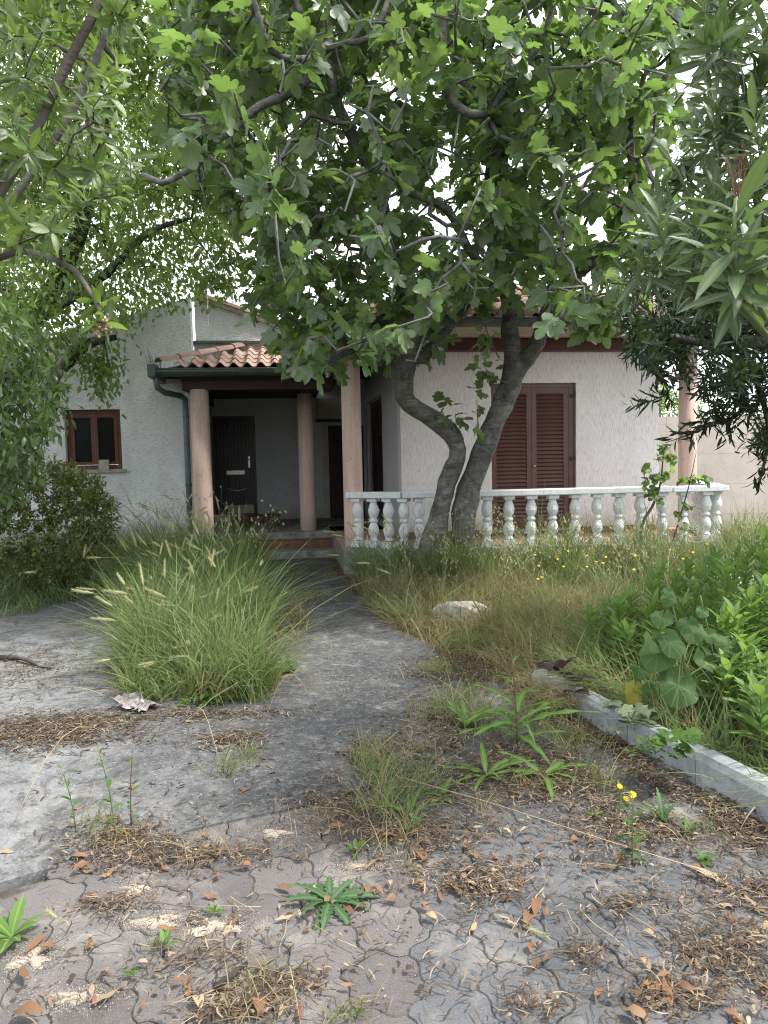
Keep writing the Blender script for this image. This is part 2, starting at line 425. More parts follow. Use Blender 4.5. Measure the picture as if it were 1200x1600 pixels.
M_figbark = m_bark('fig_bark', (.055, .054, .052), (.16, .157, .15), 10, (1, 1, 1), True)
M_figtwig = m_bark('fig_twig_bark', (.075, .072, .07), (.19, .185, .18), 18)
M_darkbark = m_bark('dark_bark', (.025, .021, .018), (.07, .06, .05), 14)
M_greybark = m_bark('grey_brown_bark', (.065, .058, .05), (.14, .125, .11), 14)
M_gstem = m_plain('green_stem', (.10, .14, .05), .55, .3, .2, 9, .05)
M_redstem = m_plain('reddish_stem', (.14, .07, .05), .55, .3, .2, 9, .05)
M_straw = m_plain('dry_straw_stem', (.33, .26, .155), .7, .2, .2, 9, .05)

L_fig = m_leaf('fig_leaf_green', (.042, .088, .032), (.108, .165, .066), (.125, .165, .09), (.24, .39, .08), .36, .6, 'palm', .37)
L_elm = m_leaf('light_leaf_green', (.06, .11, .026), (.105, .165, .042), (.10, .145, .06), (.31, .46, .09), .45, .35, None, .43)
L_hang = m_leaf('mid_leaf_green', (.038, .078, .022), (.085, .14, .036), (.08, .125, .05), (.20, .33, .06), .35, .5, None, .35)
L_pit = m_leaf('glossy_leaf_green', (.035, .07, .022), (.11, .165, .045), (.10, .14, .055), (.26, .40, .07), .32, .5, 'mid', .34)
L_olea = m_leaf('oleander_leaf_green', (.042, .078, .036), (.095, .135, .062), (.12, .155, .088), (.15, .25, .06), .36, .45, 'mid', .25)
L_dark = m_leaf('dark_leaf_green', (.018, .036, .016), (.04, .07, .026), (.045, .065, .035), (.07, .12, .03), .4, .4, None, .2)
L_var = m_leaf('variegated_leaf', (.045, .08, .022), (.36, .37, .09), (.12, .15, .06), (.30, .38, .08), .35, .45, None, .3)
L_weed = m_leaf('weed_leaf_green', (.065, .135, .028), (.125, .205, .05), (.12, .18, .07), (.30, .50, .08), .5, .3, 'mid', .33)
L_holly = m_leaf('mallow_leaf_green', (.036, .078, .022), (.066, .118, .034), (.09, .14, .05), (.17, .30, .05), .6, .25, 'palm', .25, spot=0)
L_thistle = m_leaf('thistle_leaf_green', (.04, .085, .035), (.06, .11, .045), (.08, .12, .06), (.13, .25, .05), .55, .3, 'mid', .25)
L_ivy = m_leaf('ivy_cream_edge', (.04, .08, .035), (.30, .33, .2), (.1, .13, .08), (.2, .28, .08), .4, .4, None, .2)
L_purple = m_leaf('purple_leaf', (.018, .008, .012), (.035, .012, .018), (.03, .015, .02), (.06, .01, .02), .4, .4, None, .2)
L_yellow = m_leaf('yellowing_leaf', (.26, .26, .05), (.33, .31, .07), (.30, .29, .08), (.5, .45, .08), .6, .2, None, .3, spot=14)
L_grass = m_leaf('grass_green', (.042, .080, .025), (.29, .32, .14), (.12, .17, .06), (.31, .42, .14), .5, .3, None, .35)
L_grassmix = m_leaf('grass_half_dry', (.065, .10, .034), (.36, .32, .17), (.16, .17, .08), (.34, .36, .15), .55, .25, None, .35)
L_dry = m_leaf('grass_dry', (.20, .16, .08), (.46, .37, .21), (.30, .25, .14), (.45, .36, .18), .7, .2, None, .35)
L_head = m_leaf('seed_head_pale', (.36, .38, .20), (.56, .54, .34), (.48, .47, .28), (.62, .6, .35), .7, .2, None, .4)
L_clover = m_leaf('low_weed_green', (.055, .12, .022), (.095, .18, .035), (.09, .15, .05), (.20, .36, .05), .5, .3, None, .33)
M_flower = m_plain('yellow_petal', (.75, .52, .02), .6, .2, .15, 20, 0)
M_pink = m_plain('pink_petal', (.5, .08, .13), .6, .2, .2, 20, 0)
M_bud = m_plain('dull_red_bud', (.13, .04, .035), .6, .2, .3, 20, 0)
M_litter = m_bits('litter_bits', [(0, (.035, .026, .020)), (.4, (.075, .052, .036)), (.65, (.13, .09, .058)), (.85, (.22, .16, .105)), (1, (.36, .29, .21))])
M_leaf_or = m_bits('dead_leaf_orange', [(0, (.15, .08, .045)), (.3, (.29, .145, .07)), (.6, (.20, .105, .065)), (.8, (.33, .19, .10)), (1, (.12, .075, .05))], .6, .15, .3)
M_leaf_tan = m_bits('dead_leaf_tan', [(0, (.36, .27, .16)), (.5, (.46, .36, .23)), (1, (.30, .22, .14))], .7, .12)

# ------------------------------------------------------------------ leaf shapes (base at origin, length 1 along +Y, face up +Z)
def leaf_simple(w, rows=4, fold=.25, droop=.2, peak=.45, tipw=0.0, wav=0.0):
    ys = np.linspace(0, 1, rows + 1); v = []; uv = []; f = []
    for i, y in enumerate(ys):
        b = (y / peak) if y < peak else (1 - y) / (1 - peak)
        hw = w * .5 * max(0, sin(min(1, b) * pi / 2)) ** .8
        if i == 0: hw = w * .04
        if i == rows: hw = w * .5 * tipw + .003
        z = -droop * y * y; k = wav * (1 if i % 2 else -1)
        v += [(-hw, y, z + fold * hw + k), (0, y, z), (hw, y, z + fold * hw - k)]
        uv += [(-hw, y), (0, y), (hw, y)]
        if i:
            a = 3 * (i - 1); b2 = 3 * i
            f += [(a, a + 1, b2 + 1, b2), (a + 1, a + 2, b2 + 2, b2 + 1)]
    return v, f, uv
def leaf_fig(lobe, droop=.22, fold=.22, seed=0):
    r = random.Random(seed)
    half = [(.12, -.10), (.27, -.08), (.39, .04), (.43, .18), (.37 - .08 * lobe, .31), (.30 - .13 * lobe, .38), (.38, .48), (.43, .60), (.39, .70), (.28, .71),
            (.19 - .05 * lobe, .67), (.20, .80), (.15, .93), (.07, .99)]
    half = [(x * (1 + r.uniform(-.08, .08)), y + r.uniform(-.02, .02)) for x, y in half]
    mid = [(0, 0), (0, .33), (0, .62), (0, 1.02)]
    v = []; uv = []; f = []
    def zz(x, y): return -droop * max(0, y) ** 2 + fold * abs(x) - .35 * max(0, abs(x) - .22) + .03 * sin(9 * x + 5 * y + seed)
    for x, y in mid: v.append((x, y, zz(x, y))); uv.append((x, y))
    for sgn in (-1, 1):
        o = len(v)
        for x, y in half: v.append((sgn * x, y, zz(x, y))); uv.append((sgn * x, y))
        n = len(half)
        fs = [(0, o, o + 1), (0, o + 1, o + 2), (0, o + 2, o + 3), (0, o + 3, o + 4), (0, o + 4, o + 5), (0, o + 5, 1), (1, o + 5, o + 6), (1, o + 6, o + 7), (1, o + 7, o + 8),
              (1, o + 8, o + 9), (1, o + 9, o + 10), (1, o + 10, 2), (2, o + 10, o + 11), (2, o + 11, o + 12), (2, o + 12, o + 13), (2, o + 13, 3)]
        f += [t if sgn > 0 else t[::-1] for t in fs]
    # petiole
    o = len(v); v += [(-.012, 0, 0), (.012, 0, 0), (.010, -.36, .04), (-.010, -.36, .04)]; uv += [(.3, .1)] * 4; f.append((o, o + 1, o + 2, o + 3))
    # move the origin to the foot of the petiole
    v = [(x, y + .36, z - .04) for x, y, z in v]; uv = [(a, b) for a, b in uv]
    return v, f, uv
def leaf_round(n=14, seed=0):
    r = random.Random(seed); v = [(0, 0, -.03)]; uv = [(0, 0)]; f = []
    for ring, k0 in ((0, .26), (1, .5)):
        for i in range(n + 1):
            a = -pi / 2 + .13 + (2 * pi - .26) * i / n
            k = k0 * (1 + ((.05 * sin(a * 7) + r.uniform(-.05, .05)) if ring else 0))
            v.append((k * cos(a), k * sin(a) + .06 * (ring + 1) * .6, .05 * (ring + 1) * sin(3 * a + seed) + (.05, .03)[ring] + r.uniform(-.012, .012))); uv.append((k * cos(a), k * sin(a) + .05))
    m = n + 1
    for i in range(1, m): f += [(0, i, i + 1), (i, i + m, i + m + 1, i + 1)]
    return v, f, uv
def leaf_toothed(w, teeth=6, droop=.35, fold=.3):
    v = []; uv = []; f = []; k = 2 * teeth
    for i in range(k + 1):
        y = i / k; b = sin(pi * min(1, .12 + y * .92)) ** .7
        hw = w * .5 * b * (1.15 if i % 2 else .62)
        if i == k: hw = .004
        z = .18 * y - droop * y * y
        v += [(-hw, y + (.02 if i % 2 else 0), z + fold * hw), (0, y, z), (hw, y + (.02 if i % 2 else 0), z + fold * hw)]
        uv += [(-hw, y), (0, y), (hw, y)]
        if i:
            a = 3 * (i - 1); c = 3 * i
            f += [(a, a + 1, c + 1, c), (a + 1, a + 2, c + 2, c + 1)]
    return v, f, uv
def tmesh(tpl, name, mat):
    g = Geo(); g.add(tpl[0], tpl[1], tpl[2]); me = g.mesh(name, True); me.materials.append(mat); return me

def unit(a): a = np.asarray(a, float); return a / (np.linalg.norm(a, axis=-1, keepdims=True) + 1e-9)
def frames(y, nrm, size, wscale=None):
    """basis matrices with columns x,y,z from direction y and approximate normal"""
    y = unit(y); x = unit(np.cross(y, nrm)); z = np.cross(x, y)
    M = np.stack([x, y, z], axis=2) * np.asarray(size)[:, None, None]
    if wscale is not None: M[:, :, 0] *= np.asarray(wscale)[:, None]
    return M
def place(me, name, parent, M, T, base):
    o = bpy.data.objects.new(name, me); link(o, parent)
    m = Matrix([[*M[i], T[i] - base[i]] for i in range(3)] + [[0, 0, 0, 1]])
    o.matrix_basis = m
    return o

# ================================================================== GROUND
g = Geo()
xs = np.concatenate([[-260, -90, -40], np.linspace(-14, 14, 57), [40, 90, 260]]); ys = np.concatenate([[-60, -20], np.linspace(-4, 30, 69), [60, 120, 300]])
def ground_h(x, y):
    """bed to the right of the kerb and the strip under the balustrade are a little higher than the drive"""
    x = np.asarray(x, float); y = np.asarray(y, float)
    kx = .953 + (4.797 - y) * .345
    bed = np.clip((x - kx - .12) / .25, 0, 1) * np.clip((y - 0) / .5, 0, 1) * np.clip((7.2 - y) / 1.2, 0, 1)
    near = np.clip((y - 6.8) / 2.0, 0, 1) * np.clip((x + .35 + (y - 7) * .12) / .5, 0, 1) * np.clip((13 - y) / 1, 0, 1)
    left = np.clip((-x - 5.2) / 1.5, 0, 1) * .10
    return -.03 + .12 * bed + .16 * np.maximum(near, 0) + left
X, Y = np.meshgrid(xs, ys); Z = ground_h(X, Y) + np.where((abs(X) < 13) & (Y < 29), .012 * np.sin(X * 3.1 + Y * 1.7) * np.sin(Y * 2.3 - X), 0)
g.grid(np.stack([X, Y, Z], 2)); tag(g.build('ground', M_soil, None, True), kind='structure')

# concrete drive: one slab sheet with a worn, uneven edge
edge = [(-4.6, .72), (-1.457, 2.636), (-.84, 3.012), (-.233, 3.279), (.0, 3.5), (.317, 3.851), (.46, 4.5), (.50, 5.116), (.36, 6.0), (.10, 6.7), (-.10, 7.3),
        (-.38, 8.6), (-.55, 10.3), (-.85, 12.6), (-2.2, 12.7), (-3.4, 11.6), (-8, 10.6), (-12, 9), (-12, .5)]
pts = []
for i in range(len(edge)):
    a, b = np.array(edge[i]), np.array(edge[(i + 1) % len(edge)]); L = np.linalg.norm(b - a); n = max(1, int(L / .18)) if i < 14 else 1
    q = np.array([-(b - a)[1], (b - a)[0]]) / L
    for k in range(n):
        p = a + (b - a) * k / n
        pts.append(p + q * (rng.normal(0, .012 if i < 4 else .035) if k else 0))
g = Geo(); g.prism(pts, -.06, .014); tag(g.build('concrete_drive', M_conc), kind='structure')

# wavy interlocking pavers
def wave_edge(a, b, n=4, amp=.013):
    a, b = np.array(a), np.array(b); d = b - a; q = np.array([-d[1], d[0]]) / np.linalg.norm(d)
    key = 1 if (d[1] > 1e-6 or (abs(d[1]) < 1e-6 and d[0] > 0)) else -1
    return [a + d * t + q * key * amp * sin(2 * pi * t if key > 0 else 2 * pi * (1 - t)) * 1 for t in np.linspace(0, 1, n, endpoint=False)]
HW, HL = .115, .150
hexv = [(HW, -HL / 2), (HW, HL / 2), (0, HL), (-HW, HL / 2), (-HW, -HL / 2), (0, -HL)]
ol = []
for i in range(6): ol += wave_edge(hexv[i], hexv[(i + 1) % 6], 5, .013)
ol = np.array(ol); n = len(ol)
pg = Geo()
r0 = ol * (1 - .0020 / .13); r1 = ol * (1 - .0064 / .13)
pg.add([(*p, -.05) for p in r0] + [(*p, -.005) for p in r0] + [(*p, 0) for p in r1],
       [tuple(range(2 * n, 3 * n))] + [(i, (i + 1) % n, n + (i + 1) % n, n + i) for i in range(n)] + [(n + i, n + (i + 1) % n, 2 * n + (i + 1) % n, 2 * n + i) for i in range(n)])
pm_s = pg.mesh('paver'); pm_s.materials.append(M_pav_slate); pm_b = pm_s.copy(); pm_b.materials.clear(); pm_b.materials.append(M_pav_brown)
def front_edge(x):   # y of the slab's front edge
    return float(np.interp(x, [e[0] for e in edge[:7]], [e[1] for e in edge[:7]]))
def inside(p, poly):
    x, y = p; c = False
    for i in range(len(poly)):
        x1, y1 = poly[i]; x2, y2 = poly[i - 1]
        if (y1 > y) != (y2 > y) and x < (x2 - x1) * (y - y1) / (y2 - y1) + x1: c = not c
    return c
g = Geo(); g.prism([(-2.6, .9), (-2.6, 1.9), (-1.457, 2.6), (-.2, 3.25), (.3, 3.82), (.5, 4.9), (.93, 4.85), (2.3, .9)], -.09, -.0060)
pav = tag(g.build('paving', M_joint), kind='structure')
ang = radians(24); ca, sa = cos(ang), sin(ang); npav = 0
for j in range(-30, 60):
    for i in range(-40, 40):
        u = (i + (.5 if j % 2 else 0)) * 2 * HW; v = j * 1.5 * HL
        x, y = u * ca - v * sa, u * sa + v * ca + 2.6
        if y < 1.1 or y > 4.9 or x < -2.0 or x > 2.3: continue
        kx = .953 + (4.797 - y) * .345
        if x > kx - .12 or y > front_edge(x) + .02 and x < .5: continue
        px_, py_, w_ = proj((x, y, 0))
        if px_ < -200 or px_ > 1750 or py_ > 2050: continue
        brown = x < .12 + .25 * sin(y * 3) * .5 - (y - 2) * .28
        o = bpy.data.objects.new('paver', pm_b if brown else pm_s); link(o, pav)
        o.location = (x, y, random.uniform(-.004, .003)); o.rotation_euler = (random.uniform(-.014, .014), random.uniform(-.014, .014), ang); npav += 1
print('pavers', npav)

# kerb: separate concrete stones
kb = empty('kerb', (1.2, 4.0, 0), 0, 'low grey concrete kerb between the pavers and the overgrown bed', 'kerb')
kd = np.array([.345, -1.0, 0]); kd /= np.linalg.norm(kd); kn = np.array([-kd[1], kd[0], 0])
kg = Geo()
prof = [(0, -.1), (0, .118), (.018, .15), (.10, .15), (.11, -.1)]
Lk = .50
v = [(p[0], t, p[1]) for t in (-Lk / 2 + .004, Lk / 2 - .004) for p in prof]; n = len(prof)
kg.add(v, [tuple(range(n)), tuple(range(2 * n - 1, n - 1, -1))] + [((i + 1) % n, i, n + i, n + (i + 1) % n) for i in range(n)])
km = kg.mesh('kerb_stone'); km.materials.append(M_kerb)
for i in range(9):
    c = np.array([.955, 4.80, 0]) + kd * Lk * (i + .5)
    o = link(bpy.data.objects.new('kerb_stone', km), kb)
    o.location = tuple(c - np.array([1.2, 4.0, 0]) + np.array([0, 0, random.uniform(-.012, .006)]))
    o.rotation_euler = (random.uniform(-.01, .01), random.uniform(-.03, .03), math.atan2(kd[1], kd[0]) + pi / 2 + random.uniform(-.02, .02))

# ================================================================== HOUSE (local frame: x along the front wall, y into the house)
YAW = radians(7.5); HC = np.array([.27, 10.9, 0])
E1 = np.array([cos(YAW), sin(YAW), 0]); E2 = np.array([-sin(YAW), cos(YAW), 0])
def HW_(x, y, z=0): return HC + E1 * x + E2 * y + np.array([0, 0, z])
FL = .37
house = empty('bungalow', HC, YAW, 'abandoned white stucco bungalow with terracotta roof tiles, pink columns and brown shutters', 'house')
# front wall with a door opening, thickness .3
sx0, sx1, sz0, sz1 = 1.375, 2.70, .47, 2.665
def wallm(name, boxes, mat):
    g = Geo()
    for b in boxes: g.box(*b)
    return g.build(name, mat, house)
WT = 3.46
wallm('wall', [(0, sx0, 0, .3, 0, WT), (sx1, 4.04, 0, .3, 0, WT), (sx0, sx1, .0, .3, sz1, WT), (sx0, sx1, 0, .3, 0, sz0)], MW_main)
# left wall of the main block with the side door opening
ty0, ty1, tz1 = 2.1, 4.5, 2.73
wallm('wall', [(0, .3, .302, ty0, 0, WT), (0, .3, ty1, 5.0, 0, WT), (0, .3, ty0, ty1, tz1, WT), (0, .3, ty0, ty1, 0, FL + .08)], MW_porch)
wallm('wall', [(3.74, 4.04, .302, 8, 0, WT)], MW_main)
# porch back wall with the entrance door recessed
dx0, dx1, dz0, dz1 = -3.24, -2.30, .49, 2.53
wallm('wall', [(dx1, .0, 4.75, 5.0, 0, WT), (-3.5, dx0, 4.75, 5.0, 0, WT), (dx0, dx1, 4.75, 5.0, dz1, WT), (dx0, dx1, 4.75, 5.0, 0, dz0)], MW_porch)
# left wing: rough wall with a gable top and a window
wy = 1.70; wx0, wx1, wz0, wz1 = -5.2, -4.33, 1.50, 2.47
g = Geo()
def quad_xz(g, x0, x1, zb0, zb1, zt0, zt1):
    g.slab_xz([(x0, zb0), (x1, zb1), (x1, zt1), (x0, zt0)], wy, wy + .3)
top = lambda x: 4.28 + (x + 3.1) * .30
quad_xz(g, -9, wx0, 0, 0, top(-9), top(wx0)); quad_xz(g, wx1, -3.16, 0, 0, top(wx1), top(-3.16))
quad_xz(g, wx0, wx1, wz1, wz1, top(wx0), top(wx1)); quad_xz(g, wx0, wx1, 0, 0, wz0, wz0)
g.build('wall', MW_rough, house)
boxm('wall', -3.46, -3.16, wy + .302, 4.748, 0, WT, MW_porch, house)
g = Geo(); g.slab_xz([(-3.158, 3.0), (-1.0, 3.0), (-1.0, 3.62), (-3.158, 4.36)], 2.3, 2.6); g.build('wall', MW_rough, house)
# tiled verge on that gable and a brick stub with a pole
rt = None
g = Geo(); g.slab_xz([(-3.05, 4.325), (-.95, 3.605), (-.95, 3.67), (-3.05, 4.39)], 2.24, 2.62); g.build('verge', M_mortar, house)
ch = boxm('chimney', -3.14, -3.0, 2.32, 2.56, 4.36, 4.62, M_tile, house)
g = Geo(); g.tube([(-2.93, 2.2, 3.9), (-2.93, 2.2, 4.7)], .008, 6); g.build('pole', M_metal, house)
# flat parapet box behind the porch roof
boxm('parapet', -3.155, -1.5, 2.02, 2.26, 2.9, 3.56, M_parapet, house)
boxm('parapet_cap', -3.2, -1.45, 1.97, 2.28, 3.562, 3.61, M_gut, house)

# fascia beam, soffit
boxm('beam', .06, 4.30, -.16, -.004, 3.125, 3.30, M_beam, house, .006)
g = Geo(); g.box(-1.02, 5.1, -1.02, -.165, 3.31, 3.335); g.build('soffit', M_soffit, house)
g = Geo(); g.box(-1.02, -.004, -1.015, 5.0, 3.305, 3.33); g.build('ceiling', M_darkwood, house)
g = Geo(); g.box(-3.3, -1.024, 1.0, 4.745, 2.88, 2.92); g.build('ceiling', M_darkwood, house)
boxm('beam', -.90, -.72, -.84, 4.74, 3.0, 3.30, M_beam, house, .006)
for q in range(7): boxm('rafter', -1.0, -.02, .0 + q * .68, .09 + q * .68, 3.19, 3.302, M_darkwood, house)
boxm('beam', -3.25, -.92, 1.02, 1.2, 2.70, 2.88, M_darkwood, house, .006)
boxm('beam', -1.42, -1.24, 1.22, 4.74, 2.72, 2.878, M_darkwood, house, .006)
boxm('beam', -3.25, -3.12, 1.22, 4.74, 2.72, 2.878, M_darkwood, house, .006)

# columns (slightly tapered, with a thin foot ring)
def column(x, y, z0, z1, r, parent=house):
    g = Geo(); g.lathe([(r * 1.0, z0), (r * 1.015, z0 + .02), (r, z0 + .05), (r * .985, (z0 + z1) / 2), (r * .96, z1)], x, y, 24)
    return g.build('column', M_column, parent, True)
column(-.79, -.75, .05, 3.0, .135); column(-3.0, 1.12, .05, 2.71, .15); column(-1.33, 2.08, .05, 2.72, .142); column(4.79, .48, .05, 3.3, .145)
boxm('wall_pipe', -3.10, -3.06, 1.55, 1.60, .1, 2.6, M_soffit, house)

# gutters: half round with a rolled lip
def gutter(pts, r, name='gutter'):
    g = Geo(); pts = fix(pts); d = unit(pts[-1] - pts[0]); s = np.cross(d, (0, 0, 1))
    a = np.linspace(pi, 2 * pi, 9); sec = [(r * cos(t), r * sin(t)) for t in a] + [((r - .006) * cos(t), (r - .006) * sin(t)) for t in a[::-1]]
    A = np.array([[p + s * q[0] + np.array([0, 0, q[1]]) for q in sec] for p in pts]); g.grid(A, True)
    for sg in (-1, 1): g.tube(pts + s * r * sg + np.array([0, 0, .004]), .010, 6)
    n = len(sec)
    for k in (0, len(pts) - 1): g.add(A[k][:9], [tuple(range(9))])
    return g.build(name, M_gut, house, True)
gutter([(-1.1, -1.1, 3.40), (2, -1.1, 3.40), (5.15, -1.1, 3.40)], .095)
gutter([(-3.58, .80, 2.985), (-2, .80, 2.985), (-1.05, .80, 2.985)], .105)
gutter([(-1.12, -1.0, 3.40), (-1.12, .9, 3.40)], .095)
boxm('fascia', -3.5, -1.05, .91, .95, 2.86, 3.0, M_darkwood, house)
# gutter end box and the swan neck down pipe beside the first column
boxm('gutter_end', -3.70, -3.58, .70, 1.75, 2.87, 3.06, M_gut, house, .01)
g = Geo(); g.tube([(-3.60, .80, 2.90), (-3.58, .84, 2.72), (-3.5, 1.0, 2.66), (-3.32, 1.38, 2.645), (-3.27, 1.5, 2.60), (-3.27, 1.52, 2.4), (-3.27, 1.52, 1.5), (-3.27, 1.52, .1)], .047, 10)
dp = g.build('downpipe', M_pipe, house, True)
for z in (2.3, 1.2):
    g = Geo(); g.lathe([(.053, z), (.055, z + .02), (.053, z + .04)], -3.27, 1.52, 12); g.build('pipe_clip', M_gut, dp)

# roof tiles: S shaped, laid one by one
def tile_mesh(W_, L_):
    g = Geo(); n = 9; A = []
    xs_ = np.linspace(0, 1, n)
    def hgt(t): return .058 * sin(pi * (t / .58)) if t < .58 else -.016 * sin(pi * (t - .58) / .42)
    top = [[(x * W_ * 1.04, y, hgt(x) + .018 * (1 - y / L_) + .008) for x in xs_] for y in (0, L_)]
    bot = [[(x * W_ * 1.04, y, hgt(x) + .018 * (1 - y / L_) - .008) for x in xs_] for y in (0, L_)]
    g.grid(top); o = g.n
    fr = [bot[0], top[0]]; g.grid(fr); g.grid([top[1], bot[1]])
    me = g.mesh('roof_tile', False); me.materials.append(M_tile); return me
TM = tile_mesh(.205, .38)
def roof_field(parent, x0, x1, yE, zE, pitch, rows, clip):
    """tiles on the slope that rises from the eave y=yE into the house"""
    nx = int((x1 - x0) / .205); c = 0
    for r_ in range(rows):
        for i in range(nx):
            x = x0 + i * .205; d = r_ * .31
            if not clip(x + .10, d + .16): continue
            o = bpy.data.objects.new('roof_tile', TM); link(o, parent)
            o.location = (x + random.uniform(-.006, .006), yE + d * cos(pitch), zE + d * sin(pitch) + random.uniform(-.004, .004))
            o.rotation_euler = (pitch + random.uniform(-.012, .012), random.uniform(-.02, .02), random.uniform(-.02, .02)); c += 1
    return c
PT = radians(19)
g = Geo()   # main roof: hip deck under the tiles
ap = [(1.9, 3.0, 3.40 + 4.05 * math.tan(PT))]
ea = [(-1.12, -1.08, 3.385), (5.2, -1.08, 3.385), (5.2, 7.2, 3.385), (-1.12, 7.2, 3.385)]
zr = 3.385 + 3.16 * math.tan(PT)
g.add(ea + [(2.04, 2.08, zr), (2.04, 4.04, zr)], [(0, 1, 4), (1, 2, 5, 4), (2, 3, 5), (3, 0, 4, 5), (3, 2, 1, 0)])
roof = g.build('roof', M_mortar, house)
nt = roof_field(roof, -1.05, 5.15, -1.16, 3.40, PT, 10, lambda x, d: (x + 1.12) > d * .94 and (5.2 - x) > d * .94)
# hip caps
capg = Geo(); a = np.linspace(0, pi, 7)
capg.grid([[(.085 * k * cos(t), y, .075 * k * sin(t) + .012) for t in a] for y, k in ((0, 1.08), (.38, .92))])
capg.grid([[(.085 * k * cos(t), 0, .075 * k * sin(t) + .012) for t in a] for k in (1.08, .86)])
capm = capg.mesh('ridge_tile', True); capm.materials.append(M_tile)
def caps(parent, a, b, n):
    a, b = Vector(a), Vector(b); d = (b - a); q = d.to_track_quat('Y', 'Z')
    for i in range(n):
        o = bpy.data.objects.new('ridge_tile', capm); link(o, parent); o.location = a + d * (i / n); o.location.z += .03
        e = q.to_euler(); o.rotation_euler = (e.x + random.uniform(-.02, .02), e.y, e.z + random.uniform(-.03, .03))
caps(roof, (-1.12, -1.08, 3.41), (2.04, 2.08, zr + .03), 13); caps(roof, (5.2, -1.08, 3.41), (2.04, 2.08, zr + .03), 13)
# porch roof
g = Geo(); tp = math.tan(PT)
g.add([(-3.56, .86, 3.0), (-.9, .86, 3.0), (-.9, 3.6, 3.0 + 2.74 * tp), (-2.0, 2.42, 3.0 + 1.56 * tp), (-3.5, 3.6, 3.0)], [(0, 1, 2, 3), (0, 3, 4)])
roofp = g.build('roof', M_mortar, house)
nt += roof_field(roofp, -3.52, -.95, .77, 3.015, PT, 9, lambda x, d: (x + 3.50) > d * .92)
caps(roofp, (-3.55, .84, 3.06), (-1.75, 2.66, 3.07 + 1.82 * tp), 7)
caps(house, (-3.05, 2.42, 4.38), (-1.0, 2.42, 3.68), 6)
print('tiles', nt)

# shutters
def shutter(name, x0, x1, z0, z1, mat, parent, axis='x', at=0.0, nsl=32, knob=False):
    """one louvred leaf; thickness .04, face towards -y (axis x) or -x (axis y)"""
    def bx(g, a0, a1, d0, d1, z0_, z1_):
        if axis == 'x': g.box(a0, a1, at + d0, at + d1, z0_, z1_)
        else: g.box(at + d0, at + d1, a0, a1, z0_, z1_)
    g = Geo(); w = .075
    bx(g, x0, x0 + w, 0, .045, z0, z1); bx(g, x1 - w, x1, 0, .045, z0, z1)
    bx(g, x0 + w, x1 - w, .002, .043, z1 - .10, z1 - .001); bx(g, x0 + w, x1 - w, .002, .043, z0 + .001, z0 + .15)
    bx(g, x0 + w, x1 - w, .038, .043, z0 + .15, z1 - .10)
    o = g.build(name, mat, parent)
    zs = np.linspace(z0 + .16, z1 - .12, nsl); dz = zs[1] - zs[0]
    sgm = Geo(); Ls = x1 - x0 - 2 * w - .004
    sgm.add([(0, -.004, -.004), (Ls, -.004, -.004), (Ls, .034, dz * .98), (0, .034, dz * .98), (0, -.010, .002), (Ls, -.010, .002), (Ls, .028, dz * .98 + .006), (0, .028, dz * .98 + .006)],
            [(0, 3, 2, 1), (4, 5, 6, 7), (0, 1, 5, 4), (1, 2, 6, 5), (2, 3, 7, 6), (3, 0, 4, 7)])
    me = sgm.mesh('slat'); me.materials.append(mat)
    for z in zs:
        s = bpy.data.objects.new('slat', me); link(s, o)
        if axis == 'x': s.location = (x0 + w + .002, at + .006, z); s.rotation_euler = (random.uniform(-.03, .03), random.uniform(-.002, .002), 0)
        else: s.location = (at + .006, x1 - w - .002, z); s.rotation_euler = (0, 0, -pi / 2)
    if knob:
        kg_ = Geo(); kg_.lathe([(.004, -.02), (.018, -.012), (.022, 0), (.018, .012), (.004, .02)], 0, 0, 10)
        k = kg_.build('knob', M_brass, o, True); k.location = (x0 + .03, at - .02, 1.42)
    return o
xm = (sx0 + sx1) / 2
g = Geo(); g.box(sx0 - .0, sx0 + .055, .055, .16, sz0, sz1 - .002); g.box(sx1 - .09, sx1 - .002, .055, .16, sz0, sz1 - .002); g.box(sx0 + .055, sx1 - .09, .055, .16, sz1 - .06, sz1 - .003)
g.build('door_frame', M_shut, house)
shutter('shutter', sx0 + .02, xm - .018, sz0 + .01, sz1 - .05, M_shut, house, 'x', .07)
shutter('shutter', xm - .014, sx1 - .10, sz0 + .01, sz1 - .05, M_shut, house, 'x', .065, knob=True)
boxm('sill', sx0 - .05, sx1 + .05, -.06, .06, .432, .468, M_stone, house)
boxm('skirting', .01, 4.03, -.016, -.002, FL + .006, FL + .105, M_step, house)
for z in (2.45, .85, 1.5):
    b = boxm('hinge', sx1 - .075, sx1 + .01, .03, .06, z, z + .05, M_black, house)
tm = (ty0 + ty1) / 2
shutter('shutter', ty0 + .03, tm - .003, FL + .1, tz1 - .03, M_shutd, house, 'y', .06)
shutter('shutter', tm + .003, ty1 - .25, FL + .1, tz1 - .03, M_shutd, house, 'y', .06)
boxm('door_frame', .05, .14, ty1 - .245, ty1 - .002, FL + .08, tz1 - .002, M_soffit, house)

